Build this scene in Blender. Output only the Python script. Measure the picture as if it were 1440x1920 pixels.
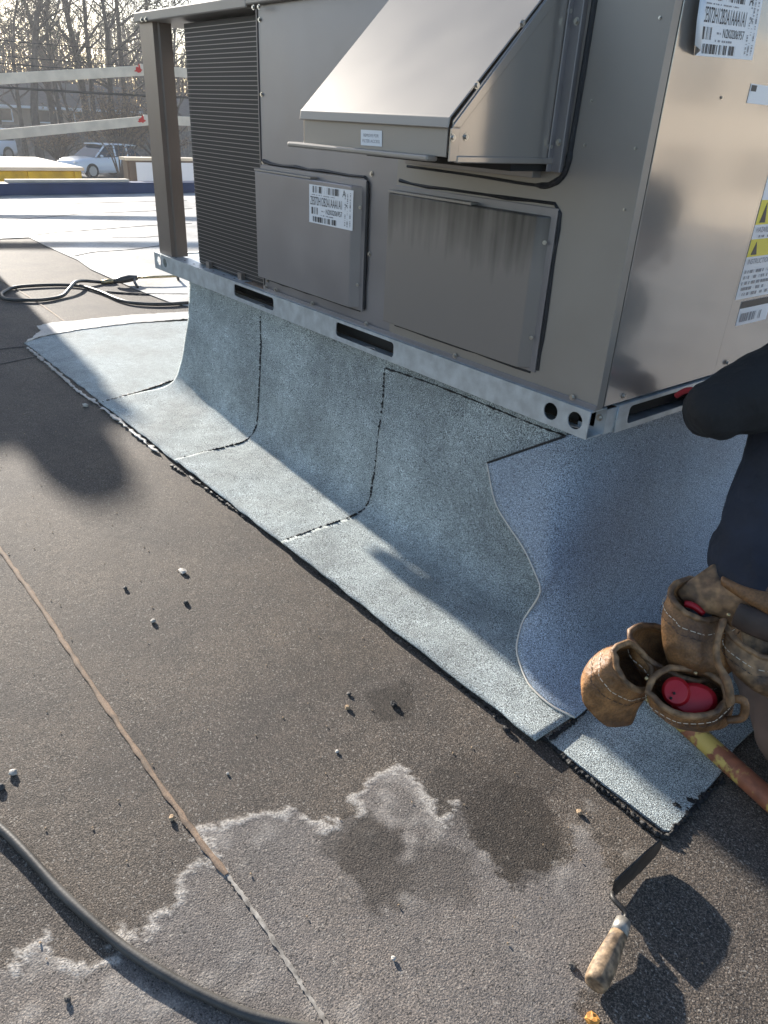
import bpy, bmesh, math, random
import numpy as np
from mathutils import Vector, Matrix
random.seed(7); rng = np.random.default_rng(7)
sc = bpy.context.scene
for o in list(bpy.data.objects): bpy.data.objects.remove(o)
COL = sc.collection

# ---------------------------------------------------------------- camera
R = np.array([[0.62847127, 0.77637574, 0.04758763], [0.39044962, -0.26197006, -0.88256489], [-0.67273543, 0.57324725, -0.46777627]])
C = np.array([0.81413724, -1.22340235, 1.0567311]); FPX = 1386.0
cam_d = bpy.data.cameras.new('camera'); cam = bpy.data.objects.new('camera', cam_d); COL.objects.link(cam)
cam_d.sensor_fit = 'HORIZONTAL'; cam_d.sensor_width = 36; cam_d.lens = FPX / 1440 * 36
cam_d.clip_start = 0.02; cam_d.clip_end = 2000
M = np.eye(4); M[:3, 0] = R[0]; M[:3, 1] = -R[1]; M[:3, 2] = -R[2]; M[:3, 3] = C
cam.matrix_world = Matrix(M.tolist()); sc.camera = cam
# ---------------------------------------------------------------- sky, sun, exposure
EL = math.radians(17); SUN = np.array([-1, .09, 0.]); SUN /= np.linalg.norm(SUN)
SUN = SUN * math.cos(EL) + np.array([0, 0, math.sin(EL)])
wd = bpy.data.worlds.new('World'); sc.world = wd; wd.use_nodes = True
nt = wd.node_tree; bg = nt.nodes['Background']; sky = nt.nodes.new('ShaderNodeTexSky')
sky.sky_type = 'NISHITA'; sky.sun_disc = False; sky.sun_elevation = EL; sky.sun_rotation = math.atan2(SUN[0], SUN[1])
sky.air_density = 0.8; sky.dust_density = 0.6; sky.ozone_density = 1.0
nt.links.new(sky.outputs[0], bg.inputs[0]); bg.inputs[1].default_value = 0.105
sd = bpy.data.lights.new('sun', 'SUN'); sd.energy = 5.0; sd.angle = math.radians(0.9); sd.color = (1, .93, .83)
so = bpy.data.objects.new('sun', sd); COL.objects.link(so)
so.rotation_euler = Vector(SUN.tolist()).to_track_quat('Z', 'Y').to_euler()
vs = sc.view_settings; vs.view_transform = 'Standard'; vs.look = 'None'; vs.exposure = 1.3; vs.gamma = 1; vs.use_curve_mapping = False

# ---------------------------------------------------------------- pixel helpers (photo pixels 1440 x 1920)
def ray(x, y): return R.T @ np.array([(x - 720) / FPX, (y - 960) / FPX, 1.])
def onp(x, y, ax, v):
    d = ray(x, y); return C + (v - C[ax]) / d[ax] * d
def G(x, y, z=0.): return onp(x, y, 2, z)
def F(x, y, v=0.014): return onp(x, y, 1, v)
def S(x, y, v=0.0): return onp(x, y, 0, v)
def W(x, y, d): return C + ray(x, y) * d

# ---------------------------------------------------------------- materials
MATS = {}
def mat(name, col, rough=.6, metal=0., var=.0, vscale=8., bump=0., bscale=200., spec=.5, dist=.002, coat=0., col2=None, vdetail=4., speck=None):
    m = bpy.data.materials.new(name); m.use_nodes = True; n = m.node_tree.nodes; l = m.node_tree.links; b = n['Principled BSDF']
    b.inputs['Roughness'].default_value = rough; b.inputs['Metallic'].default_value = metal; b.inputs['Specular IOR Level'].default_value = spec
    b.inputs['Coat Weight'].default_value = coat; b.inputs['Coat Roughness'].default_value = .08
    tc = n.new('ShaderNodeTexCoord'); c1 = (*col, 1)
    out = None
    if var or col2:
        t = n.new('ShaderNodeTexNoise'); t.inputs['Scale'].default_value = vscale; t.inputs['Detail'].default_value = vdetail; l.new(tc.outputs['Object'], t.inputs['Vector'])
        r = n.new('ShaderNodeValToRGB'); r.color_ramp.elements[0].position = .35; r.color_ramp.elements[1].position = .65
        r.color_ramp.elements[0].color = tuple(max(0, c * (1 - var)) for c in col) + (1,)
        r.color_ramp.elements[1].color = (*(col2 if col2 else [min(1, c * (1 + var)) for c in col]), 1)
        l.new(t.outputs['Fac'], r.inputs[0]); out = r.outputs[0]
        rr = n.new('ShaderNodeMapRange'); rr.inputs['To Min'].default_value = rough * .85; rr.inputs['To Max'].default_value = min(1, rough * 1.2); l.new(t.outputs['Fac'], rr.inputs[0]); l.new(rr.outputs[0], b.inputs['Roughness'])
    if speck:   # granules: list of (scale, low multiplier, high multiplier)
        for s_, lo, hi in speck:
            t = n.new('ShaderNodeTexNoise'); t.inputs['Scale'].default_value = s_; t.inputs['Detail'].default_value = 1.5; l.new(tc.outputs['Object'], t.inputs['Vector'])
            r = n.new('ShaderNodeMapRange'); r.inputs['From Min'].default_value = .36; r.inputs['From Max'].default_value = .64; r.inputs['To Min'].default_value = lo; r.inputs['To Max'].default_value = hi; l.new(t.outputs['Fac'], r.inputs[0])
            mx = n.new('ShaderNodeMix'); mx.data_type = 'RGBA'; mx.blend_type = 'MULTIPLY'; mx.inputs['Factor'].default_value = 1
            if out is None: mx.inputs[6].default_value = c1
            else: l.new(out, mx.inputs[6])
            l.new(r.outputs[0], mx.inputs[7]); out = mx.outputs[2]
    if out is None: b.inputs['Base Color'].default_value = c1
    else: l.new(out, b.inputs['Base Color'])
    if bump:
        t = n.new('ShaderNodeTexNoise'); t.inputs['Scale'].default_value = bscale; t.inputs['Detail'].default_value = 3; l.new(tc.outputs['Object'], t.inputs['Vector'])
        bp = n.new('ShaderNodeBump'); bp.inputs['Strength'].default_value = bump; bp.inputs['Distance'].default_value = dist; l.new(t.outputs['Fac'], bp.inputs['Height']); l.new(bp.outputs[0], b.inputs['Normal'])
    MATS[name] = m; return m
TAUPE = (.25, .238, .242)
mat('taupe', TAUPE, .38, .45, .08, 5., .12, 4., dist=.012)
mat('taupe_gloss', (.38, .35, .32), .19, .55, .04, 4., .10, 22., dist=.003, coat=.5)  # same paint as taupe; bright reflection on the end face lightened into the base
mat('taupe_lit', (.31, .285, .255), .5, .5, .05, 6., .03, 60., dist=.001)  # same paint as taupe; base made lighter and warmer for sunlight on the hood
mat('galvanised', (.52, .57, .60), .42, .6, .14, 30., .05, 90., dist=.001, vdetail=6)
mat('fin', (.022, .020, .019), .6, .2, .2, 300.)
mat('tube_metal', (.22, .20, .19), .45, .5)
mat('post_brown', (.20, .165, .14), .4, .35, .08, 6.)
mat('dark', (.012, .012, .012), .8)
mat('gasket', (.010, .011, .014), .55, var=.4, vscale=150., bump=.5, bscale=200.)
mat('screw', (.50, .48, .44), .3, .9)
mat('brass', (.45, .36, .20), .35, .9, .2, 80.)
mat('sticker', (.78, .80, .82), .35)
mat('ink', (.03, .03, .035), .5)
mat('inkgrey', (.28, .28, .30), .5)
mat('yellow_print', (.82, .68, .03), .4)
mat('flash', (.375, .415, .41), .85, var=.20, vscale=4.5, bump=.9, bscale=420., dist=.003, speck=[(540., .15, 1.7), (260., .8, 1.18), (30., .9, 1.08)])
mat('flash_blue', (.30, .355, .42), .7, var=.08, vscale=6., bump=.7, bscale=480., dist=.002, speck=[(560., .2, 1.7), (260., .85, 1.12)])
mat('sheet_edge', (.66, .61, .53), .8)
mat('tar', (.008, .008, .009), .65, var=.3, vscale=60., bump=.8, bscale=160., dist=.004)
mat('white_coat', (.40, .385, .355), .6, var=.38, vscale=2.2, bump=.35, bscale=25., dist=.006, speck=[(90., .85, 1.1)])
mat('seam_brown', (.24, .165, .11), .8, var=.35, vscale=30., bump=.4, bscale=120., speck=[(400., .75, 1.2)])
mat('seam_chalk', (.34, .30, .26), .9, var=.6, vscale=70., col2=(.5, .46, .4))
mat('seam_dark', (.03, .03, .032), .8)
mat('hose', (.035, .034, .033), .42, var=.4, vscale=18., bump=.1, bscale=200.)
mat('hose_grey', (.065, .060, .054), .5, var=.4, vscale=14., bump=.15, bscale=220.)
mat('wood_handle', (.26, .17, .10), .65, var=.5, vscale=55., bump=.4, bscale=120., col2=(.36, .25, .15), speck=[(120., .5, 1.2)])
mat('ferrule', (.30, .28, .25), .5, .5, .4, 60.)
mat('steel_dark', (.05, .048, .045), .5, .6, .4, 40., .3, 120.)
mat('leather', (.15, .068, .026), .55, var=.25, vscale=11., bump=.7, bscale=70., dist=.006, col2=(.34, .165, .06), vdetail=6, speck=[(45., .72, 1.2), (300., .8, 1.15)])
mat('leather_dark', (.05, .03, .022), .6, var=.4, vscale=20., bump=.4, bscale=120.)
mat('leather_tan', (.14, .070, .033), .58, var=.3, vscale=28., bump=.6, bscale=90., dist=.005, col2=(.33, .19, .09), vdetail=8, speck=[(80., .6, 1.2)])
mat('red_plastic', (.42, .006, .014), .38, bump=.05, bscale=90.)
mat('grey_plastic', (.06, .07, .08), .4)
mat('navy', (.022, .027, .043), .85, var=.25, vscale=18., bump=.6, bscale=16., dist=.02)
mat('black_cloth', (.013, .013, .014), .85, var=.2, vscale=30., bump=.6, bscale=18., dist=.02)
mat('pants', (.13, .085, .065), .85, var=.25, vscale=14., bump=.3, bscale=500.)
mat('skin', (.50, .30, .21), .5, var=.05, vscale=10.)
mat('hair', (.03, .02, .015), .7)
mat('boot', (.10, .06, .03), .6, var=.3, vscale=20.)
mat('glove', (.45, .03, .04), .7)
mat('stone_pale', (.52, .48, .42), .8, var=.2, vscale=60., bump=.3, bscale=150.)
mat('stone_dark', (.06, .055, .05), .7, var=.3, vscale=60., bump=.4, bscale=150.)
mat('stone_tan', (.36, .25, .15), .8, var=.2, vscale=60., bump=.3, bscale=150.)
mat('orange', (.55, .25, .05), .7, var=.4, vscale=80.)
mat('blue_metal', (.018, .045, .13), .45, var=.15, vscale=3.)
mat('lumber', (.66, .58, .47), .8, var=.12, vscale=6., bump=.3, bscale=60.)
mat('red_paint', (.55, .05, .04), .7)
mat('car_white', (.72, .75, .80), .25, coat=.6)
mat('car_glass', (.02, .03, .045), .08)
mat('tyre', (.015, .015, .015), .8)
mat('rim', (.45, .45, .47), .3, .8)
mat('lamp_glass', (.6, .62, .65), .15)
mat('tail_red', (.4, .02, .02), .3)
mat('yellow_steel', (.50, .33, .012), .5, var=.25, vscale=4.)
mat('lid_cream', (.62, .54, .42), .6, var=.1, vscale=2.)
mat('panel_white', (.70, .74, .80), .5)
mat('frame_brown', (.16, .125, .10), .6)
mat('bark', (.075, .058, .046), .9, var=.3, vscale=6., bump=.5, bscale=30., dist=.02)
mat('twig', (.125, .088, .064), .9, var=.25, vscale=3.)
mat('needle', (.055, .065, .025), .8, var=.4, vscale=2.)
mat('leaf_tan', (.30, .20, .12), .8, var=.3, vscale=4.)
mat('fence_wood', (.20, .17, .145), .9, var=.25, vscale=5.)
mat('house_wall', (.30, .235, .18), .85, var=.1, vscale=2.)
mat('house_roof', (.15, .12, .10), .8, var=.15, vscale=4.)
mat('street', (.13, .125, .12), .9, var=.2, vscale=.3)
mat('cream_wall', (.50, .45, .38), .8, var=.08, vscale=1.5)
mat('window_dark', (.03, .035, .04), .1)
mat('cable', (.012, .012, .012), .7)

def wear(name, build):
    m_ = bpy.data.materials.new(name); m_.use_nodes = True; n_ = m_.node_tree.nodes; l_ = m_.node_tree.links; build(n_, l_, n_['Principled BSDF'], n_.new('ShaderNodeTexCoord').outputs['Object']); MATS[name] = m_
def nz(n_, l_, co, sc_, det=5, stretch=None):
    if stretch: mp = n_.new('ShaderNodeMapping'); mp.inputs['Scale'].default_value = stretch; l_.new(co, mp.inputs['Vector']); co = mp.outputs[0]
    t = n_.new('ShaderNodeTexNoise'); t.inputs['Scale'].default_value = sc_; t.inputs['Detail'].default_value = det; l_.new(co, t.inputs['Vector']); return t.outputs['Fac']
def mth(n_, l_, op, a, b_, clamp=False):
    q = n_.new('ShaderNodeMath'); q.operation = op; q.use_clamp = clamp
    for i, v in enumerate((a, b_)):
        if isinstance(v, (int, float)): q.inputs[i].default_value = v
        else: l_.new(v, q.inputs[i])
    return q.outputs[0]
def cmix(n_, l_, f, a, b_):
    q = n_.new('ShaderNodeMix'); q.data_type = 'RGBA'; l_.new(f, q.inputs[0])
    for i, v in ((6, a), (7, b_)):
        if isinstance(v, tuple): q.inputs[i].default_value = (*v, 1)
        else: l_.new(v, q.inputs[i])
    return q.outputs[2]
def rusty(n_, l_, p, co):   # flaking yellow paint, worn off further along the pipe
    sx = n_.new('ShaderNodeSeparateXYZ'); l_.new(co, sx.inputs[0])
    g = mth(n_, l_, 'MULTIPLY', mth(n_, l_, 'SUBTRACT', sx.outputs[0], .47), 1.2); f = mth(n_, l_, 'ADD', nz(n_, l_, co, 34, 7), g); f = mth(n_, l_, 'MULTIPLY', mth(n_, l_, 'SUBTRACT', f, .42), 14., True)
    ru = cmix(n_, l_, nz(n_, l_, co, 60, 6), (.10, .032, .018), (.44, .15, .07)); ye = cmix(n_, l_, nz(n_, l_, co, 20), (.42, .27, .04), (.62, .47, .14))
    l_.new(cmix(n_, l_, f, ye, ru), p.inputs['Base Color']); p.inputs['Roughness'].default_value = .6
    bp_ = n_.new('ShaderNodeBump'); bp_.inputs['Strength'].default_value = .5; bp_.inputs['Distance'].default_value = .002; bp_.invert = True; l_.new(f, bp_.inputs['Height']); l_.new(bp_.outputs[0], p.inputs['Normal'])
wear('rust_yellow', rusty)
def sooty(n_, l_, p, co):   # soot smear from the hood drip, with streaks
    sx = n_.new('ShaderNodeSeparateXYZ'); l_.new(co, sx.inputs[0]); st_ = nz(n_, l_, co, 7, 6, (7, 1, .55)); bl_ = nz(n_, l_, co, 5, 3)
    g = mth(n_, l_, 'MULTIPLY', mth(n_, l_, 'SUBTRACT', sx.outputs[2], .80), 8.); f = mth(n_, l_, 'ADD', g, mth(n_, l_, 'MULTIPLY', mth(n_, l_, 'SUBTRACT', st_, .5), 1.5)); f = mth(n_, l_, 'ADD', f, mth(n_, l_, 'MULTIPLY', mth(n_, l_, 'SUBTRACT', bl_, .5), 1.6)); f = mth(n_, l_, 'MULTIPLY', f, .75, True)
    l_.new(cmix(n_, l_, f, (.235, .215, .20), (.045, .042, .036)), p.inputs['Base Color']); p.inputs['Roughness'].default_value = .42; p.inputs['Metallic'].default_value = .4
wear('taupe_sooty', sooty)

# roof membrane: granules with stains stored as a colour attribute (R crust, G pale, B damp)
m = bpy.data.materials.new('roof_granules'); m.use_nodes = True; MATS['roof'] = m; n = m.node_tree.nodes; l = m.node_tree.links; b = n['Principled BSDF']
tc = n.new('ShaderNodeTexCoord')
def noise(scale, det=2., rough=.5):
    t = n.new('ShaderNodeTexNoise'); t.inputs['Scale'].default_value = scale; t.inputs['Detail'].default_value = det; t.inputs['Roughness'].default_value = rough; l.new(tc.outputs['Object'], t.inputs['Vector']); return t.outputs['Fac']
def ramp(fac, *st):
    r = n.new('ShaderNodeValToRGB'); e = r.color_ramp.elements
    while len(e) < len(st): e.new(.5)
    for q, (p, c) in zip(e, st): q.position = p; q.color = (*c, 1)
    l.new(fac, r.inputs[0]); return r.outputs[0]
def mixc(bl, fac, a, c):
    x = n.new('ShaderNodeMix'); x.data_type = 'RGBA'; x.blend_type = bl
    for s_, v in ((x.inputs[0], fac), (x.inputs[6], a), (x.inputs[7], c)):
        if hasattr(v, 'links') or isinstance(v, bpy.types.NodeSocket): l.new(v, s_)
        elif isinstance(v, (int, float)): s_.default_value = v
        else: s_.default_value = (*v, 1)
    return x.outputs[2]
gran = ramp(noise(460, 2.5), (.30, (.026, .022, .019)), (.5, (.082, .069, .058)), (.70, (.225, .19, .16)))
big = ramp(noise(3.2, 5), (.3, (.70, .70, .72)), (.7, (1.25, 1.20, 1.12)))
mid = ramp(noise(26, 3), (.3, (.88, .88, .88)), (.7, (1.12, 1.1, 1.08)))
c = mixc('MULTIPLY', 1., gran, big); c = mixc('MULTIPLY', 1., c, mid)
at = n.new('ShaderNodeAttribute'); at.attribute_name = 'stain'; sp = n.new('ShaderNodeSeparateColor'); l.new(at.outputs['Color'], sp.inputs[0])
c = mixc('MULTIPLY', sp.outputs[1], c, (1.5, 1.52, 1.58))
pm_ = n.new('ShaderNodeMath'); pm_.operation = 'MULTIPLY'; pm_.inputs[1].default_value = .38; l.new(sp.outputs[1], pm_.inputs[0]); c = mixc('MIX', pm_.outputs[0], c, (.20, .188, .18))
wg = n.new('ShaderNodeMapRange'); wg.inputs['From Min'].default_value = .62; wg.inputs['From Max'].default_value = .68; wg.inputs['To Max'].default_value = .7; l.new(noise(240, 2), wg.inputs[0]); c = mixc('MIX', wg.outputs[0], c, (.34, .31, .27))
dg = n.new('ShaderNodeMapRange'); dg.inputs['From Min'].default_value = .39; dg.inputs['From Max'].default_value = .33; dg.inputs['To Max'].default_value = .75; l.new(noise(215, 2), dg.inputs[0]); c = mixc('MIX', dg.outputs[0], c, (.022, .02, .018))
c = mixc('MULTIPLY', sp.outputs[2], c, (.34, .32, .30))
crust = n.new('ShaderNodeMath'); crust.operation = 'MULTIPLY'; l.new(sp.outputs[0], crust.inputs[0])
cn = n.new('ShaderNodeMapRange'); cn.inputs['From Min'].default_value = .34; cn.inputs['From Max'].default_value = .6; cn.inputs['To Min'].default_value = .25; l.new(noise(260, 2), cn.inputs[0]); l.new(cn.outputs[0], crust.inputs[1])
c = mixc('MIX', crust.outputs[0], c, (.50, .46, .41))
l.new(c, b.inputs['Base Color']); b.inputs['Roughness'].default_value = .8; b.inputs['Specular IOR Level'].default_value = .35
bp = n.new('ShaderNodeBump'); bp.inputs['Strength'].default_value = .6; bp.inputs['Distance'].default_value = .003; l.new(noise(380, 3), bp.inputs['Height'])
bp2 = n.new('ShaderNodeBump'); bp2.inputs['Strength'].default_value = .22; bp2.inputs['Distance'].default_value = .006; l.new(noise(38, 3), bp2.inputs['Height']); l.new(bp2.outputs[0], bp.inputs['Normal']); l.new(bp.outputs[0], b.inputs['Normal'])

# ---------------------------------------------------------------- mesh helpers
class MB:
    def __init__(s): s.v = []; s.f = []
    def add(s, vs, fs):
        k = len(s.v); s.v += [tuple(map(float, p)) for p in vs]; s.f += [tuple(i + k for i in q) for q in fs]; return s
    def box(s, x0, x1, y0, y1, z0, z1):
        return s.add([(x, y, z) for z in (z0, z1) for y in (y0, y1) for x in (x0, x1)], [(0, 2, 3, 1), (4, 5, 7, 6), (0, 1, 5, 4), (2, 6, 7, 3), (0, 4, 6, 2), (1, 3, 7, 5)])
    def tube(s, pts, r, n=8, cap=True, flat=1.):
        pts = [Vector(map(float, p)) for p in pts]; N = len(pts); rs = r if hasattr(r, '__len__') else [r] * N
        t = (pts[1] - pts[0]).normalized(); u = t.cross(Vector((0, 0, 1)));
        if u.length < .1: u = t.cross(Vector((1, 0, 0)))
        u.normalize(); vs = []
        for i, p in enumerate(pts):
            t = (pts[min(i + 1, N - 1)] - pts[max(i - 1, 0)]).normalized(); u = (u - t * u.dot(t)).normalized(); w = t.cross(u)
            for k in range(n):
                a = 2 * math.pi * k / n; vs.append(p + u * (rs[i] * math.cos(a)) + w * (rs[i] * math.sin(a) * flat))
        fs = [(i * n + k, i * n + (k + 1) % n, (i + 1) * n + (k + 1) % n, (i + 1) * n + k) for i in range(N - 1) for k in range(n)]
        if cap: fs += [tuple(range(n))[::-1], tuple((N - 1) * n + k for k in range(n))]
        return s.add(vs, fs)
    def grid(s, P):   # P[i][j] points
        a, b_ = len(P), len(P[0]); return s.add([p for r_ in P for p in r_], [(i * b_ + j, (i + 1) * b_ + j, (i + 1) * b_ + j + 1, i * b_ + j + 1) for i in range(a - 1) for j in range(b_ - 1)])
    def prism(s, poly, d):   # poly: list of 3D points, d: extrusion vector
        n_ = len(poly); d = np.array(d); p = [np.array(q, float) for q in poly]
        return s.add(p + [q + d for q in p], [tuple(range(n_))[::-1], tuple(range(n_, 2 * n_))] + [(i, (i + 1) % n_, n_ + (i + 1) % n_, n_ + i) for i in range(n_)])
    def blob(s, c, rx, ry, rz, seed=0, nu=7, nv=5, rough=.25):
        r_ = random.Random(seed); vs = [(c[0], c[1], c[2] - rz)]
        for j in range(1, nv):
            ph = -math.pi / 2 + math.pi * j / nv
            for i in range(nu):
                a = 2 * math.pi * i / nu; k = 1 + r_.uniform(-rough, rough); vs.append((c[0] + rx * k * math.cos(a) * math.cos(ph), c[1] + ry * k * math.sin(a) * math.cos(ph), c[2] + rz * k * math.sin(ph)))
        vs.append((c[0], c[1], c[2] + rz)); top = len(vs) - 1; fs = [(0, 1 + (i + 1) % nu, 1 + i) for i in range(nu)]
        for j in range(nv - 2):
            for i in range(nu): fs.append((1 + j * nu + i, 1 + j * nu + (i + 1) % nu, 1 + (j + 1) * nu + (i + 1) % nu, 1 + (j + 1) * nu + i))
        fs += [(1 + (nv - 2) * nu + i, 1 + (nv - 2) * nu + (i + 1) % nu, top) for i in range(nu)]
        return s.add(vs, fs)
    def build(s, name, m, parent=None, smooth=False, bevel=0., solid=0., sub=0, fix=True):
        me = bpy.data.meshes.new(name); me.from_pydata(s.v, [], s.f)
        if fix:
            bm = bmesh.new(); bm.from_mesh(me); bmesh.ops.recalc_face_normals(bm, faces=bm.faces); bm.to_mesh(me); bm.free()
        me.materials.append(MATS[m] if isinstance(m, str) else m)
        if smooth: me.polygons.foreach_set('use_smooth', [True] * len(me.polygons))
        return link(name, me, parent, bevel, solid, sub)
def link(name, me, parent=None, bevel=0., solid=0., sub=0):
    o = bpy.data.objects.new(name, me); COL.objects.link(o)
    if parent: adopt(o, parent)
    if solid: q = o.modifiers.new('solid', 'SOLIDIFY'); q.thickness = solid; q.offset = 0
    if sub: q = o.modifiers.new('sub', 'SUBSURF'); q.levels = q.render_levels = sub
    if bevel: q = o.modifiers.new('bevel', 'BEVEL'); q.width = bevel; q.segments = 2; q.limit_method = 'ANGLE'; q.angle_limit = .6; q.harden_normals = False
    return o
def wloc(o):
    v = Vector((0, 0, 0))
    while o: v += o.location; o = o.parent
    return v
def adopt(o, p): o.parent = p; o.matrix_parent_inverse = Matrix.Translation(-wloc_full(p))
def wloc_full(p):   # world translation of a parent whose meshes are in world coordinates
    return Vector(p.get('_base', (0, 0, 0)))
def thing(name, label, cat, loc=(0, 0, 0), group=None):
    o = bpy.data.objects.new(name, None); COL.objects.link(o); o.location = [float(v) for v in loc]; o['_base'] = [float(v) for v in loc]; o.empty_display_size = .05
    return tag(o, label, cat, group)
def tag(o, label, cat, group=None):
    o['label'] = label; o['category'] = cat
    if group: o['group'] = group
    return o
def struct(o): o['kind'] = 'structure'; return o
def curve2d(name, loops, m, frame, depth, parent):
    """plate with holes: loops in (u, v), frame = origin, u, v vectors, extruded by depth along u x v"""
    cu = bpy.data.curves.new('c', 'CURVE'); cu.dimensions = '2D'; cu.fill_mode = 'BOTH'; cu.extrude = depth / 2
    for lp in loops:
        s_ = cu.splines.new('POLY'); s_.points.add(len(lp) - 1); s_.use_cyclic_u = True
        for q, (a, c_) in zip(s_.points, lp): q.co = (a, c_, 0, 1)
    t = bpy.data.objects.new('t', cu); COL.objects.link(t)
    me = bpy.data.meshes.new_from_object(t); bpy.data.objects.remove(t); bpy.data.curves.remove(cu)
    o_, u, v = [Vector(map(float, q)) for q in frame]; w = u.cross(v)
    me.transform(Matrix(((u.x, v.x, w.x, o_.x), (u.y, v.y, w.y, o_.y), (u.z, v.z, w.z, o_.z), (0, 0, 0, 1)))); me.materials.clear(); me.materials.append(MATS[m])
    return link(name, me, parent)
def circ(cx, cy, r, n=20, ry=None): return [(cx + r * math.cos(2 * math.pi * k / n), cy + (ry or r) * math.sin(2 * math.pi * k / n)) for k in range(n)]
def rrect(x0, x1, y0, y1, r, n=5):
    out = []
    for cx, cy, a0 in ((x1 - r, y1 - r, 0), (x0 + r, y1 - r, 90), (x0 + r, y0 + r, 180), (x1 - r, y0 + r, 270)):
        out += [(cx + r * math.cos(math.radians(a0 + 90 * k / n)), cy + r * math.sin(math.radians(a0 + 90 * k / n))) for k in range(n + 1)]
    return out
def text(name, s, box, frame, m, parent):
    """text stretched into box (u0,u1,v0,v1) of frame (origin, u, v up)"""
    cu = bpy.data.curves.new('t', 'FONT'); cu.body = s; t = bpy.data.objects.new('t', cu); COL.objects.link(t)
    me = bpy.data.meshes.new_from_object(t); bpy.data.objects.remove(t); bpy.data.curves.remove(cu)
    co = np.zeros(len(me.vertices) * 3); me.vertices.foreach_get('co', co); co = co.reshape(-1, 3); lo, hi = co.min(0), co.max(0)
    uv = (co - lo)[:, :2] / np.maximum((hi - lo)[:2], 1e-6); o_, u, v = [np.array(q, float) for q in frame]
    p = o_ + np.outer(box[0] + uv[:, 0] * (box[1] - box[0]), u) + np.outer(box[2] + uv[:, 1] * (box[3] - box[2]), v)
    me.vertices.foreach_set('co', p.ravel()); me.materials.clear(); me.materials.append(MATS[m]); return link(name, me, parent)
def smoothpts(pts, k=6):   # Catmull-Rom
    p = [np.array(q, float) for q in pts]; p = [2 * p[0] - p[1]] + p + [2 * p[-1] - p[-2]]; out = []
    for i in range(1, len(p) - 2):
        for j in range(k):
            t = j / k; out.append(.5 * ((2 * p[i]) + (-p[i - 1] + p[i + 1]) * t + (2 * p[i - 1] - 5 * p[i] + 4 * p[i + 1] - p[i + 2]) * t * t + (-p[i - 1] + 3 * p[i] - 3 * p[i + 1] + p[i + 2]) * t ** 3))
    return out + [p[-2]]
def vnoise(x, y, s, seed=0):   # smooth value noise, numpy
    r_ = np.random.default_rng(seed); T = r_.random((64, 64)); x = np.asarray(x) * s; y = np.asarray(y) * s
    xi = np.floor(x).astype(int); yi = np.floor(y).astype(int); fx = x - xi; fy = y - yi; fx = fx * fx * (3 - 2 * fx); fy = fy * fy * (3 - 2 * fy)
    g = lambda a, c_: T[a % 64, c_ % 64]
    return (g(xi, yi) * (1 - fx) + g(xi + 1, yi) * fx) * (1 - fy) + (g(xi, yi + 1) * (1 - fx) + g(xi + 1, yi + 1) * fx) * fy
def resample(pts, n_):
    p = np.array(pts, float); d = np.r_[0, np.cumsum(np.linalg.norm(np.diff(p, axis=0), axis=1))]; t = np.linspace(0, d[-1], n_)
    return np.stack([np.interp(t, d, p[:, k]) for k in range(p.shape[1])], 1)

# ================================================================ SETTING
# --- roof deck: one sheet, fine near the camera, with stain attribute
xs = np.unique(np.r_[np.linspace(-10.1, -3.2, 40), np.linspace(-3.2, -1.7, 60), np.arange(-1.7, 1.1, .006), np.linspace(1.1, 8, 30)])
ys = np.unique(np.r_[np.linspace(-9, -1.7, 25), np.arange(-1.7, .1, .006), np.linspace(.1, 9, 40)])
X, Y = np.meshgrid(xs, ys, indexing='ij')
Z = -.0012 + .0016 * (vnoise(X, Y, 3.1, 1) - .5) + .0012 * (vnoise(X * .4 + Y, Y * .5 - X * .2, 16., 2) - .5)
crust = np.zeros_like(X); pale = np.zeros_like(X); damp = np.zeros_like(X)
wx = X + .012 * (vnoise(X, Y, 45, 3) - .5) + .02 * (vnoise(X, Y, 110, 4) - .5) + .03 * (vnoise(X, Y, 16, 14) - .5); wy = Y + .012 * (vnoise(X, Y, 45, 5) - .5) + .02 * (vnoise(X, Y, 110, 6) - .5) + .03 * (vnoise(X, Y, 16, 15) - .5)
L1 = [(0, 1812), (32, 1789), (47, 1768), (79, 1752), (84, 1784), (106, 1803), (137, 1816), (174, 1803), (206, 1774), (227, 1742), (253, 1752), (290, 1737), (290, 1715), (338, 1694), (348, 1657), (369, 1636), (388, 1620), (422, 1636)]
L2 = [(420, 1630), (385, 1560), (433, 1555), (443, 1536), (475, 1523), (528, 1531), (549, 1520), (570, 1533), (607, 1547), (630, 1549)]
L3 = [(678, 1541), (683, 1519), (664, 1502), (678, 1485), (689, 1463), (733, 1449), (761, 1441), (789, 1469), (808, 1491), (817, 1519), (833, 1527), (853, 1513), (850, 1494)]
def seg_dist(poly):
    D = np.full(X.shape, 9.)
    for a, c_ in zip(poly[:-1], poly[1:]):
        e = c_ - a; t = np.clip(((wx - a[0]) * e[0] + (wy - a[1]) * e[1]) / (e @ e + 1e-9), 0, 1); D = np.minimum(D, np.hypot(wx - a[0] - t * e[0], wy - a[1] - t * e[1]))
    return D
def inside(poly):
    I = np.zeros(X.shape, bool); q = poly[-1]
    for p in poly:
        with np.errstate(divide='ignore', invalid='ignore'):
            I ^= ((p[1] > wy) != (q[1] > wy)) & (wx < (q[0] - p[0]) * (wy - p[1]) / (q[1] - p[1] + 1e-12) + p[0])
        q = p
    return I
gl = lambda L: [G(*p)[:2] for p in L]
for L in (L1, L2, L3): crust = np.maximum(crust, np.clip(2.6 * (1 - seg_dist(gl(L)) / (.0035 + .008 * vnoise(X, Y, 70, 31))), 0, .95))
reg = inside(gl([(-200, 1830)] + L1 + L2 + L3 + [(880, 1560), (960, 1650), (1070, 1620), (1090, 1540), (1150, 1600), (1180, 1760), (1000, 1990), (0, 2200), (-400, 2200)]))
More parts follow.
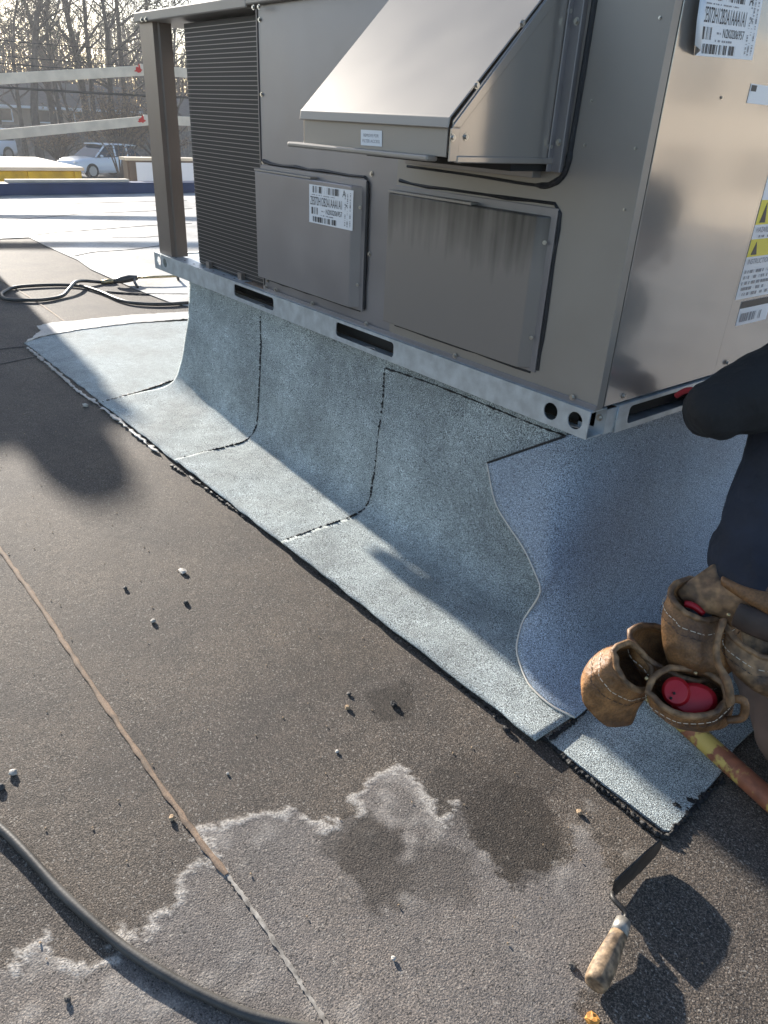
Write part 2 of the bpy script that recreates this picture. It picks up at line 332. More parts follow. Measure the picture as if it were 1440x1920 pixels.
pale = np.where(reg, .8 + .5 * (vnoise(X, Y, 9, 7) - .4), 0); crust = np.maximum(crust, np.where(reg, np.clip(vnoise(X, Y, 13, 8) * vnoise(X, Y, 40, 9) * 1.4 - .45, 0, .35), 0))
for cx, cy, r_, a_ in ((700, 1585, .052, .9), (725, 1650, .045, .75), (650, 1570, .035, .6), (960, 1530, .082, .8), (985, 1600, .055, .75), (900, 1480, .09, .45), (830, 1630, .055, .5), (735, 1318, .05, .75), (1000, 1440, .08, .35), (620, 1240, .1, .18)):
    g = G(cx, cy); d_ = np.hypot(wx - g[0], wy - g[1]) / r_; damp = np.maximum(damp, a_ * np.clip((1.12 - d_) / .22, 0, 1))
for cx, cy, r_ in ((1065, 1625, .02), (1100, 1560, .03), (1190, 1600, .018), (1100, 1515, .02)):
    g = G(cx, cy); d_ = np.hypot(wx - g[0], wy - g[1]) / r_; crust = np.maximum(crust, .4 * np.clip(1 - d_, 0, 1))
pale = np.clip(pale, 0, 1); Z = Z + .0012 * crust
nx, ny = X.shape
me = bpy.data.meshes.new('roof_deck'); idx = np.arange(nx * ny).reshape(nx, ny)
q = np.stack([idx[:-1, :-1], idx[1:, :-1], idx[1:, 1:], idx[:-1, 1:]], -1).reshape(-1, 4)
me.vertices.add(nx * ny); me.vertices.foreach_set('co', np.stack([X, Y, Z], -1).ravel())
me.loops.add(q.size); me.loops.foreach_set('vertex_index', q.ravel()); me.polygons.add(len(q)); me.polygons.foreach_set('loop_start', np.arange(len(q)) * 4); me.polygons.foreach_set('use_smooth', np.ones(len(q), bool)); me.update()
ca = me.color_attributes.new('stain', 'FLOAT_COLOR', 'POINT'); ca.data.foreach_set('color', np.stack([crust, pale, damp, np.ones_like(X)], -1).ravel().astype(np.float32))
me.materials.append(MATS['roof']); me.validate(); roof = struct(link('roof_deck', me))
roof['label'] = 'dark brown granulated roof sheet with chalky stains'
# lap seams of the deck
def ribbon(name, pts, w, m, parent, z=.0022, jag=.35, seed=0, k=5):
    p = resample(smoothpts(pts, k), max(8, int(len(pts) * 14))); r_ = np.random.default_rng(seed); P = []
    for i in range(len(p)):
        t = p[min(i + 1, len(p) - 1)] - p[max(i - 1, 0)]; nn = np.array([-t[1], t[0], 0]); nn /= np.linalg.norm(nn) + 1e-9; a = w * (1 + r_.uniform(-jag, jag)) / 2; c_ = w * (1 + r_.uniform(-jag, jag)) / 2
        b_ = np.array([p[i][0], p[i][1], 0]); P.append([b_ + nn * a + (0, 0, .0005), b_ + nn * a * .6 + (0, 0, z), b_ - nn * c_ * .6 + (0, 0, z), b_ - nn * c_ + (0, 0, .0005)])
    return MB().grid(P).build(name, m, parent, smooth=True)
ribbon('lap_seam', [G(*p) for p in ((-250, 700), (-120, 860), (0, 1030), (50, 1100), (75, 1135), (150, 1250), (230, 1370), (320, 1500), (400, 1610), (425, 1640))], .0105, 'seam_brown', roof, seed=1)
o = ribbon('lap_seam', [G(*p) for p in ((425, 1640), (470, 1700), (530, 1790), (600, 1900), (680, 2010))], .006, 'seam_chalk', roof, jag=.5, seed=2, z=.0008); o['label'] = 'chalk-crusted end of the lap seam'
ribbon('lap_seam', [G(*p) for p in ((-60, 490), (0, 525), (60, 560), (123, 604))], .012, 'seam_brown', roof, seed=3)
ribbon('lap_seam', [G(*p) for p in ((-80, 668), (0, 655), (46, 650))], .008, 'seam_dark', roof, seed=4)
ribbon('lap_seam', [G(*p) for p in ((-80, 700), (0, 683), (70, 668))], .010, 'stone_dark', roof, seed=5)
# white coated part of the roof
def patch(name, pix, m, z, edge=.02, parent=None, th=.004, seed=0):
    pts = resample([G(*p)[:2] if not isinstance(p, np.ndarray) else p for p in pix + [pix[0]]], 160)[:-1]; r_ = np.random.default_rng(seed)
    pts = pts + r_.normal(0, edge / 3, pts.shape)
    cu = [(p[0], p[1]) for p in pts]
    return curve2d(name, [cu], m, ((0, 0, z), (1, 0, 0), (0, 1, 0)), th, parent)
A_ = lambda *v: np.array(v, float)
white = patch('white_roof_coating', [(55, 446), (90, 465), (131, 482), (190, 515), (242, 538), (303, 564), A_(-3.15, .85), A_(-2.9, 1.4), A_(-2.4, 2.2), A_(-1.5, 2.4), A_(0, 1.5), A_(.8, 1.3), A_(3, 1.0), A_(7.9, .8), A_(7.9, 8.8), A_(-9.85, 8.8), A_(-9.85, -6), A_(-8.2, -6), (-200, 455), (0, 449)], 'white_coat', .004, .03)
struct(white); white['label'] = 'white coated roof area beyond the unit'
for i, L in enumerate((((-60, 424), (23, 414), (90, 408), (160, 402), (292, 396), (360, 392)), ((60, 443), (110, 437), (180, 432), (300, 423), (360, 420)), ((137, 482), (180, 474), (240, 470), (303, 462), (345, 458)), ((0, 388), (200, 381), (350, 377)), ((210, 447), (260, 447), (300, 444)), ((200, 548), (260, 552), (352, 553)))):
    ribbon('lap_seam', [G(*p) for p in L], .03 if i < 4 else .015, 'seam_dark', white, z=.0085, jag=.7, seed=20 + i)
band = patch('white_coating_band', [(70, 614), (100, 608), (128, 606), (180, 600), (251, 593), (357, 587), A_(-3.2, .95), A_(-3.02, .95), (357, 600), (242, 609), (152, 620), (77, 633), (47, 645), (70, 628), (78, 622)], 'white_coat', .0075, .012, white, seed=4)
# parapet, building below, street
parapet = thing('blue_parapet', 'low dark blue metal roof edge beyond the white coating', 'parapet', (-10, 0, 0))
MB().box(-10.1, -9.9, -9, 9, -.02, .128).build('upstand', 'blue_metal', parapet)
MB().box(-10.13, -9.885, -9.01, 9.01, .128, .140).build('cap', 'blue_metal', parapet, bevel=.003)
bw = thing('building_below', 'wall of the building under the roof', 'building', (-10, 0, -2.3)); MB().box(-10.05, 8, -9, 9, -2.35, -.02).build('wall', 'cream_wall', bw)
struct(MB().add([(-900, -900, -2.3), (900, -900, -2.3), (900, 900, -2.3), (-900, 900, -2.3)], [(0, 1, 2, 3)]).build('street', 'street'))

# ================================================================ ROOFTOP UNIT
unit = thing('rooftop_air_conditioner', 'big taupe rooftop air conditioner standing on the flashed curb', 'air conditioner', (-1.04, .57, .5))
L_, W_ = 2.09, 1.14; Z0 = .5; ZR = .56; ZT = 1.315
# rails
fr = curve2d('front_rail', [[(-L_, 0), (0, 0), (0, .06), (-L_, .06)], rrect(-1.456, -1.206, .013, .052, .010), rrect(-.873, -.619, .013, .052, .010), circ(-.098, .031, .0185), circ(-.034, .031, .0185), circ(-2.049, .033, .017), circ(-1.995, .033, .017)], 'galvanised', ((0, 0.0015, Z0), (1, 0, 0), (0, 0, 1)), .003, unit)
MB().box(-L_, -.0, .003, .055, ZR - .003, ZR).build('rail_flange', 'galvanised', fr)
b_ = curve2d('rail_flange', [[(-L_, .003), (0, .003), (0, .05), (-L_, .05)], circ(-.045, .024, .03, ry=.015), circ(-.75, .026, .02, ry=.011), circ(-1.33, .026, .02, ry=.011)], 'galvanised', ((0, 0, Z0 + .0015), (1, 0, 0), (0, 1, 0)), .003, fr)
sr = curve2d('side_rail', [[(.085, 0), (W_, 0), (W_, .06), (.085, .06)], rrect(.125, .36, .012, .052, .010), rrect(.75, .98, .012, .052, .010)], 'galvanised', ((.0075, 0, Z0), (0, 1, 0), (0, 0, 1)), .003, unit)
MB().box(-.05, .0055, .085, W_, ZR - .003, ZR).box(-.05, .0055, .085, W_, Z0, Z0 + .003).build('rail_flange', 'galvanised', sr)
MB().box(-.06, .0055, .05, .053, Z0 + .003, ZR - .003).box(.0025, .0055, .053, .085, Z0 + .003, ZR - .003).build('corner_plate', 'galvanised', unit)
lr = curve2d('side_rail', [[(.0, 0), (W_, 0), (W_, .06), (.0, .06)], circ(.045, .033, .02)], 'galvanised', ((-L_ + .06, 0, Z0), (0, 1, 0), (0, 0, 1)), .003, unit)
MB().box(-L_, 0, W_ - .003, W_, Z0, ZR).build('back_rail', 'galvanised', unit)
MB().box(-1.27, -.02, .05, 1.1, Z0 + .012, ZR - .006).build('underside', 'dark', unit)
MB().box(-L_ + .07, -1.27, .055, 1.1, ZR - .012, ZR - .004).build('base_pan', 'galvanised', unit)
# cabinet
MB().box(-1.275, -.010, .022, 1.115, ZR, ZT - .006).build('inner_body', 'dark', unit)
YF = .014
MB().box(-1.282, -.652, YF + .003, YF + .006, ZR + .002, ZT).build('front_panel', 'taupe', unit, bevel=.0015)
MB().add([(-.655, YF, ZR + .001), (0.002, YF, ZR + .001), (.002, .034, ZR + .001), (.002, .034, ZT), (.002, YF, ZT), (-.655, YF, ZT)], [(0, 1, 4, 5), (1, 2, 3, 4)]).build('corner_panel', 'taupe_lit', unit, solid=.003, bevel=.002)
MB().box(-.004, .0025, .039, .466, ZR + .004, ZT).build('end_panel', 'taupe_gloss', unit, bevel=.0015)
MB().box(-.006, .0005, .468, 1.12, ZR + .004, ZT).build('end_panel', 'taupe_gloss', unit, bevel=.0015)
MB().box(-1.27, -.01, 1.116, 1.12, ZR, ZT).build('back_panel', 'taupe', unit)
MB().box(-1.28, .003, YF - .004, YF + .0, ZR - .0005, ZR + .012).build('bottom_trim', 'taupe', unit, bevel=.001)
# top
top = MB().box(-1.312, .014, -.004, 1.14, ZT, ZT + .03).build('top_panel', 'taupe_lit', unit, bevel=.004)
MB().box(-2.072, -1.314, -.002, 1.14, ZT - .006, ZT + .024).build('top_panel', 'taupe_lit', unit, bevel=.004)
# corner post and far-end posts
MB().add([(-2.062, YF, ZR), (-1.958, YF, ZR), (-1.958, .030, ZR), (-1.950, .034, ZR), (-1.950, .075, ZR), (-2.062, YF, ZT - .006), (-1.958, YF, ZT - .006), (-1.958, .030, ZT - .006), (-1.950, .034, ZT - .006), (-1.950, .075, ZT - .006)], [(0, 1, 6, 5), (1, 2, 7, 6), (2, 3, 8, 7), (3, 4, 9, 8)]).build('corner_post', 'post_brown', unit, solid=.003)
MB().box(-2.062, -2.045, 1.05, 1.12, ZR, ZT - .006).build('corner_post', 'post_brown', unit)
# coil: path in plan
ph = [(-1.286, .045), (-1.55, .045), (-1.775, .045)] + [(-1.775 - .07 * math.sin(a), .115 - .07 * math.cos(a)) for a in np.linspace(.2, math.pi / 2, 7)] + [(-1.845, .5), (-1.845, 1.05)]
inn = [(-1.286, .075), (-1.55, .075), (-1.775, .075)] + [(-1.775 - .04 * math.sin(a), .115 - .04 * math.cos(a)) for a in np.linspace(.2, math.pi / 2, 7)] + [(-1.815, .5), (-1.815, 1.05)]
coil = MB().prism([(x, y, ZR + .004) for x, y in ph + inn[::-1]], (0, 0, ZT - ZR - .02)).build('coil', 'fin', unit)
off = [(-1.286, .0435), (-1.775, .0435)] + [(-1.775 - .0715 * math.sin(a), .115 - .0715 * math.cos(a)) for a in np.linspace(.2, math.pi / 2, 5)] + [(-1.8465, 1.05)]
tm = None; NT = 60
for i in range(NT):
    z = ZR + .012 + i * (ZT - ZR - .03) / NT
    if tm is None:
        o = MB().grid([[(x, y, -.0011) for x, y in off], [(x, y, .0011) for x, y in off]]).build('coil_tube', 'tube_metal', coil); tm = o.data; o.location.z = z
    else:
        o = bpy.data.objects.new('coil_tube', tm); COL.objects.link(o); adopt(o, coil); o.location.z = z
MB().box(-1.2885, -1.2845, .014, .05, ZR + .002, ZT - .008).build('coil_edge_strip', 'tube_metal', unit)
for x in (-1.70, -1.47): MB().box(x - .012, x + .012, .030, .044, ZR, ZR + .022).build('coil_clip', 'post_brown', unit)
MB().box(-1.42, -1.30, .02, .05, ZR + .0005, ZR + .002).build('pan_label', 'seam_brown', unit)
# raised access panels with flange and caulk
def access(x0, x1, z0, z1, pm='taupe'):
    p = MB().box(x0, x1 + .014, YF - .005, YF + .002, z0 - .006, z1 + .016).build('access_panel', 'taupe', unit, bevel=.001)
    y = -.012
    MB().add([(x0, y, z0), (x1 - .018, y, z0), (x1, YF - .004, z0), (x0, YF - .004, z0), (x0, y, z1), (x1 - .018, y, z1), (x1, YF - .004, z1), (x0, YF - .004, z1)], [(0, 1, 5, 4), (1, 2, 6, 5), (0, 3, 2, 1), (4, 5, 6, 7), (0, 4, 7, 3)]).build('raised_face', pm, p, bevel=.003)
    MB().box(x0, x1 - .2, y - .002, YF, z1 + .0005, z1 + .006).build('drip_lip', 'taupe_lit', p, bevel=.001)
    pts = [(x0 + .01, YF - .001, z1 + .027)] + [(x, YF - .001, z1 + .022 + random.uniform(-.002, .002)) for x in np.linspace(x0 + .05, x1, 8)] + [(x1 + .017, YF - .001, z1 + .008)] + [(x1 + .0185 + random.uniform(-.001, .001), YF - .001, z) for z in np.linspace(z1 - .02, z0, 9)]
    MB().tube(pts, [random.uniform(.003, .0055) for _ in pts], 6).build('caulk', 'gasket', p)
    pts = [(x, YF - .001, z0 - .009 + random.uniform(-.001, .001)) for x in np.linspace(x0 + .02, x1, 12)]
    MB().tube(pts, [random.uniform(.001, .003) for _ in pts], 6).build('caulk', 'gasket', p)
    return p
ap1 = access(-1.276, -.782, .607, .908); ap2 = access(-.654, -.176, .602, .906, 'taupe_sooty')
# hood
hood = MB().add([(-.638, -.268, 1.066), (-.192, -.268, 1.066), (-.192, -.006, 1.318), (-.638, -.006, 1.318), (-.638, -.271, 1.050), (-.192, -.271, 1.050)], [(0, 1, 2, 3), (4, 5, 1, 0)]).build('hood', 'taupe_lit', unit, solid=.003, bevel=.002)
hood['label'] = 'sloping rain hood over the air intake'
MB().box(-.632, -.200, -.264, -.261, 1.006, 1.056).build('filter_panel', 'taupe_lit', hood, bevel=.001)
MB().box(-.668, -.226, -.284, -.258, .998, 1.0075).build('filter_ledge', 'taupe_lit', hood, bevel=.003)
for x in (-.636, -.194):
    poly = [(x, -.262, 1.000), (x, .012, 1.000), (x, .012, 1.330), (x, -.008, 1.312), (x, -.262, 1.062)]
    ck = MB().prism(poly, (.003 if x > -.4 else -.003, 0, 0)).build('cheek', 'taupe_gloss', hood, bevel=.001)
    if x > -.4:
        MB().prism([(x + .003, -.266, 1.052), (x + .003, -.246, 1.052), (x + .003, -.006, 1.286), (x + .003, -.006, 1.314)], (.0025, 0, 0)).build('cheek_flange', 'taupe_gloss', ck, bevel=.001)
        MB().box(x + .003, x + .006, -.268, -.247, 1.000, 1.051).build('cheek_flange', 'taupe_gloss', ck, bevel=.001)
        MB().box(x - .002, x + .008, -.250, .002, .998, 1.0095).build('bottom_lip', 'taupe_gloss', ck, bevel=.002)
MB().box(-.188, -.166, .000, YF - .0005, .985, 1.33).box(-.190, -.187, -.012, YF, .985, 1.33).build('wall_flange', 'taupe', hood, bevel=.002)
pts = smoothpts([(-.152, YF - .002, 1.34), (-.153, YF - .002, 1.2), (-.156, YF - .002, 1.05), (-.160, YF - .002, .99), (-.185, YF - .002, .966), (-.23, YF - .002, .958), (-.4, YF - .001, .962), (-.62, YF - .001, .965)], 6)
MB().tube(pts, [.0055 + .0015 * random.random() if i < 30 else .003 for i in range(len(pts))], 8).build('gasket_bead', 'gasket', hood)
MB().box(-.63, -.2, -.1, YF - .001, .985, .997).build('hood_floor', 'dark', hood)
MB().box(-.60, -.22, -.012, YF - .001, .972, .985).build('lower_flange', 'taupe', hood, bevel=.001)
# screws
scr = None
def screw(p, nrm, par, k=1.):
    global scr
    if scr is None:
        mb = MB(); mb.prism([(.0062 * math.cos(a), .0062 * math.sin(a), 0) for a in np.arange(12) * math.pi / 6], (0, 0, .0012)); mb.prism([(.0040 * math.cos(a), .0040 * math.sin(a), .0012) for a in np.arange(6) * math.pi / 3], (0, 0, .0035))
        o = mb.build('screw', 'screw'); scr = o.data; COL.objects.unlink(o); bpy.data.objects.remove(o)
    o = bpy.data.objects.new('screw', scr); COL.objects.link(o); o.parent = par; b0 = Vector(unit['_base'])
    o.rotation_mode = 'QUATERNION'; o.rotation_quaternion = Vector(nrm).to_track_quat('Z', 'Y')
    base = b0 if par is unit else Vector((0, 0, 0)); o.location = Vector(map(float, p)) - base; o.scale = (k, k, k)
for x, y in ((475.6, 14), (486, 13)): screw(F(x, y, -.004), (0, -1, 0), unit)
for x, y in ((487, 37), (491, 177), (494, 304), (495, 427), (502, 526), (697, 326), (693, 476)): screw(F(x, y, YF + .0025), (0, -1, 0), unit)
for x, y in ((517, 543), (586, 569), (687, 607), (853, 667), (1073, 745), (499, 537)): screw(F(x, y, YF - .0045), (0, -1, 0), unit, 1.05)
for x, y in ((1237, 33), (1109, 189), (1191, 278), (1096, 272), (1170, 393)): screw(F(x, y, YF - .0022), (0, -1, 0), unit, .42)
for x, y in ((675, 389), (670, 534), (1021, 455), (996, 633)): screw(F(x, y, 0.002), (0.4, -1, 0), unit, .7)
for x, y in ((258 + 8, 37), (268 + 6, 36)): screw(F(x, y, -.0025), (0, -1, 0), unit, 1.1)
for x, y in ((1067, 21), (1031, 275), (979, 44), (893.5, 160), (849, 258), (873, 257)): screw(S(x, y, -.1855 if x in (979, 893.5, 849) else -.191), (1, 0, 0), hood, .95)
for x, y in ((1081.6, 40), (1048, 267)): screw(F(x, y, -.0005), (0, -1, 0), hood, 1.)
screw(F(1124, 783, .049), (0, -1, 0), unit, 1.2)
screw(S(1353, 183, .003), (1, 0, 0), unit, .5)
for x, y in ((1169, 742), (1363, 680)): screw(S(x, y, .003), (1, 0, 0), unit)
for k in range(9): MB().box(-2.02 + .075 * k, -2.014 + .075 * k, .02, .026, ZR + .0002, ZR + .0008).build('rail_hole', 'dark', fr)
# stickers
def bars(frame, u0, u1, v0, v1, n_, seed, par, m='ink', horiz=False):
    r_ = random.Random(seed); o_, u, v = [np.array(q, float) for q in frame]; mb = MB(); t = 0.
    cuts = sorted(r_.random() for _ in range(2 * n_))
    for a, c_ in zip(cuts[::2], cuts[1::2]):
        if horiz: a0, a1, b0, b1 = u0, u1, v0 + (v1 - v0) * a, v0 + (v1 - v0) * c_
        else: a0, a1, b0, b1 = u0 + (u1 - u0) * a, u0 + (u1 - u0) * c_, v0, v1
        mb.add([o_ + u * a0 + v * b0, o_ + u * a1 + v * b0, o_ + u * a1 + v * b1, o_ + u * a0 + v * b1], [(0, 1, 2, 3)])
    return mb.build('barcode', m, par)
def serial(frame, nrm, par, seed):
    o_, u, v = [np.array(q, float) for q in frame]; nrm = np.array(nrm, float)
    st = MB().prism([o_, o_ + u, o_ + u + v, o_ + v], nrm * .0004).build('sticker', 'sticker', par); f2 = (o_ + nrm * .0009, u, v)
    bars(f2, .08, .70, .80, .97, 34, seed, st); text('lettering', 'A', (.77, .84, .80, .97), f2, 'ink', st)
    text('lettering', 'ZE072H12B2A1AAA1A1', (.03, .76, .48, .70), f2, 'ink', st); text('lettering', 'N2K0206957', (.40, .77, .29, .42), f2, 'ink', st)
    bars(f2, .06, .24, .24, .42, 9, seed + 1, st); bars(f2, .07, .66, .04, .18, 26, seed + 2, st); text('lettering', 'A', (.84, .88, .56, .63), f2, 'ink', st)
    for u0 in (.82, .87, .93): bars(f2, u0, u0 + .025, .06, .92, 26, seed + int(u0 * 100), st, 'inkgrey', True)
    bars(f2, .06, .60, .735, .755, 16, seed + 5, st, 'inkgrey'); bars(f2, .28, .37, .33, .36, 5, seed + 6, st, 'inkgrey'); bars(f2, .28, .6, .22, .25, 9, seed + 7, st, 'inkgrey')
    return st
a, b2, d2 = F(580, 416, -.0125), F(661, 433, -.0125), F(580, 345, -.0125); serial((a, b2 - a, d2 - a), (0, -1, 0), ap1, 5)
a, b2, d2 = S(1303, 104, .003), S(1410, 113, .003), S(1322, -32, .003); serial((a, b2 - a, d2 - a), (1, 0, 0), unit, 5)
cl = [S(1303, 104, .0035), S(1307, 60, .0035), S(1317, -10, .0035)]; MB().grid([cl, [p + (.016, -.012, .006) for p in cl], [p + (.014, -.03, .012) for p in cl]]).build('peeled_corner', 'sticker', unit, smooth=True, solid=.0004)
a, b2, d2 = F(677, 272, -.2645), F(716, 275, -.2645), F(677, 243, -.2645); st = MB().prism([a, b2, b2 + d2 - a, d2], (0, -.0005, 0)).build('sticker', 'sticker', hood); f2 = (a + A_(0, -.001, 0), b2 - a, d2 - a)
text('lettering', 'REMOVE FOR', (.14, .86, .56, .76), f2, 'inkgrey', st); text('lettering', 'FILTER ACCESS', (.09, .91, .20, .40), f2, 'inkgrey', st)
def plate(y0, y1, z0, z1, m, par, x=.0008): return MB().box(x, x + .0005, y0, y1, z0, z1).build('sticker', m, par)
fy = lambda y0, z0: (A_(.0022, y0, z0), A_(0, 1, 0), A_(0, 0, 1))
st = plate(.478, .660, .735, 1.02, 'sticker', unit)
for z0, z1 in ((.895, .945), (.828, .865)):
    MB().box(.0014, .0017, .478, .660, z0, z1).build('warning_band', 'yellow_print', st); MB().prism([(.0019, .492, z0 + .004), (.0019, .518, z0 + .004), (.0019, .505, z1 - .005)], (.0003, 0, 0)).build('warning_triangle', 'ink', st)
text('lettering', 'INSTRUCTIONS', (.01, .12, 0, .011), fy(.478, .812), 'inkgrey', st); text('lettering', 'HAZARD', (.01, .07, 0, .011), fy(.478, .879), 'inkgrey', st)
for k in range(5): bars(fy(.478, .742 + .0125 * k), .006, .17, 0, .007, 18, 40 + k, st, 'inkgrey'); 
for k in range(1): bars(fy(.478, .868), .006, .15, 0, .005, 14, 50, st, 'inkgrey')
st = plate(.512, .66, .672, .728, 'sticker', unit); MB().box(.0014, .0017, .512, .66, .712, .728).build('print_block', 'ink', st); bars(fy(.512, .68), .01, .12, 0, .02, 12, 60, st, 'inkgrey')
st = plate(.30 + .012, .40, 1.118, 1.15, 'sticker', unit, .003); MB().box(.0036, .0039, .315, .335, 1.138, 1.148).build('print_block', 'ink', st)

# ================================================================ CURB AND FLASHING
curb = thing('roof_curb', 'raised curb wrapped in pale blue-grey granulated flashing under the unit', 'curb', (-1, .5, 0))
MB().box(-1.88, -.085, .085, 1.06, .0, .497).build('core', 'dark', curb)
prof = np.array([(.062, .488), (.060, .44), (.056, .35), (.050, .26), (.044, .18), (.038, .124), (.030, .082), (.018, .050), (.0, .029), (-.025, .016), (-.06, .010), (-.12, .007), (-.20, .006), (-.297, .005)])
pr = resample(smoothpts(prof, 3), 46)
def front_sheet(name, xl, xr, lift, seed, m='flash', yedge=0., xr_wall=None):
    """xl, xr: functions/values of profile index; lift: normal offset"""
    P = []; r_ = np.random.default_rng(seed); nU = 60
    for j, (y, z) in enumerate(pr):
        t = pr[min(j + 1, 45)] - pr[max(j - 1, 0)]; nn = np.array([t[1], -t[0]]); nn /= np.linalg.norm(nn); nn = nn if nn[0] < 0 or nn[1] > 0 else -nn
        a = xl(z, j); b_ = xr(z, j); row = []
        for k in range(nU + 1):
            x = a + (b_ - a) * k / nU
            und = .0055 * (vnoise(x, j * .03, 5, seed)[()] - .5) + .003 * (vnoise(x, j * .03, 14, seed + 1)[()] - .5)
            yy = y + nn[0] * (lift + und); zz = max(z + nn[1] * (lift + und), .004)
            if j > 40: yy += yedge * (j - 40) / 5 + .006 * (vnoise(x, 0, 18, seed + 3)[()] - .5) * (j - 40) / 5
            row.append((x, yy, zz))
        P.append(row)
    return MB().grid(P).build(name, m, curb, smooth=True, solid=.004)
def wob(x0, s): return lambda z, j: x0 + .006 * (vnoise(j * .045, 0, 8, s)[()] - .5)
sil = lambda z, j: float(np.interp(z, [0.005, .05, .18, .32, .49], [-2.075, -2.041, -1.984, -1.937, -1.910]))
front_sheet('flashing_sheet', sil, wob(-1.352, 22), .004, 11)['label'] = 'flashing sheet at the far corner of the curb'
front_sheet('flashing_sheet', wob(-1.370, 2), wob(-.680, 3), .0085, 12)['label'] = 'middle flashing sheet'
front_sheet('flashing_sheet', wob(-.702, 4), lambda z, j: float(np.interp(z, [.006, .03, .10, .2, .5], [.213, .10, .0, -.05, -.075])), .0125, 13)['label'] = 'flashing sheet next to the lifted sheet'
# far end wall of the flashing
P = []
for j, (y, z) in enumerate(pr): P.append([(sil(z, j), y - .004 + (1.09 - y) * k / 10, max(z, .006)) for k in range(11)])
MB().grid(P).build('flashing_sheet', 'flash', curb, smooth=True, solid=.004)
P = []
for j, (y, z) in enumerate(pr):   # near end wall, under the lifted sheet
    P.append([(float(np.interp(z, [.005, .05, .18, .5], [.19, .03, -.03, -.065])), .07 + 1.0 * k / 10, max(z, .006)) for k in range(11)])
MB().grid(P).build('flashing_sheet', 'flash', curb, smooth=True, solid=.004)
far = patch('flashing_sheet', [(47, 645), (118, 700), (190, 755), A_(-2.06, -.28), A_(-2.05, .08), A_(-2.05, 1.), A_(-2.9, 1.), (357, 603), (242, 609), (152, 620), (80, 634)], 'flash', .0035, .006, curb, th=.004, seed=8)
far['label'] = 'flat flashing sheet beyond the far end of the curb'
strip = curve2d('flashing_sheet', [[(.19, -.265), (.30, -.268), (.475, -.268), (.483, -.262), (.484, -.25), (.470, -.07), (.452, .02), (.44, 1.0), (.19, 1.0)]], 'flash', ((0, 0, .0045), (1, 0, 0), (0, 1, 0)), .005, curb)
strip['label'] = 'bottom flashing strip with square corner beside the worker'
# tar along the seams and edges
def tarline(pts, w, seed, z=.0, m='tar', name='tar_bead', par=None, gap=.0, flat=.6):
    p = resample(smoothpts(pts, 6), max(12, int(len(pts) * 16))); r_ = np.random.default_rng(seed); rr = w * (.45 + .9 * r_.random(len(p)) ** 1.5); p = p + r_.normal(0, w * .22, p.shape) * (1, 1, .3)
    rr[0] = rr[-1] = w * .2
    if gap: rr = np.where(vnoise(np.arange(len(p)), 0 * rr, .35, seed) < gap, w * .08, rr)
    return MB().tube(p, list(rr), 6, flat=flat).build(name, m, par or curb, smooth=True)
def seamline(x0, s, lift, w, gap):
    pts = [(x0 + .006 * (vnoise(j * .045, 0, 8, s)[()] - .5), pr[j][0] - lift * float(np.interp(pr[j][1], [.01, .06], [.1, 1])), pr[j][1] + lift * float(np.interp(pr[j][1], [.01, .06], [1, .2]))) for j in range(2, 46, 2)]; return tarline(pts, w, s + 50, gap=gap)
seamline(-1.372, 2, .010, .0042, .25); seamline(-.704, 4, .014, .0042, .25)
tarline([G(*p, .008) for p in ((190, 756), (225, 745), (260, 735), (300, 722), (338, 708))], .007, 61)
tarline([G(*p, .004) for p in ((318, 872), (335, 880), (400, 925), (470, 975), (520, 1005), (556, 1033))], .007, 62, gap=.2)
tarline([G(*p, .004) for p in ((555, 1033), (600, 1075), (650, 1110), (720, 1165), (790, 1220), (850, 1270), (910, 1320), (960, 1350), (1030, 1390))], .0085, 63, gap=.1)
tarline([G(*p, .003) for p in ((1030, 1392), (1080, 1440), (1140, 1490), (1200, 1540), (1235, 1566), (1256, 1566), (1265, 1548))], .0065, 64, gap=.1)
tarline([G(*p, .004) for p in ((1262, 1556), (1300, 1515), (1340, 1478), (1358, 1460))], .007, 65)
tarline([G(*p, .011) for p in ((1030, 1386), (1050, 1372), (1075, 1352), (1100, 1330))], .0055, 66)
tarline([G(*p, .007) for p in ((50, 650), (110, 700), (150, 735), (190, 762), (250, 810), (300, 852))], .010, 67, m='white_coat', name='coating_edge', gap=.25, flat=.4)
tarline([F(x, y, .045) for x, y in ((722, 690), (800, 716), (900, 755), (1000, 795), (1070, 820))], .004, 68)
for i, (x, y, s) in enumerate(((860, 1236, .010), (855, 1245, .007), (925, 1288, .006), (942, 1297, .005), (977, 1312, .008), (985, 1300, .006), (1010, 1322, .005), (1075, 1355, .006), (1320, 1490, .008), (1296, 1500, .010), (1270, 1510, .007), (850, 1077, .004), (836, 1115, .004), (917, 1208, .005), (665, 1080, .006))):
    g = G(x, y, .012 if x < 1200 else .008); MB().blob(g, s, s * .6, .002, i, rough=.5).build('tar_smear', 'tar', curb)
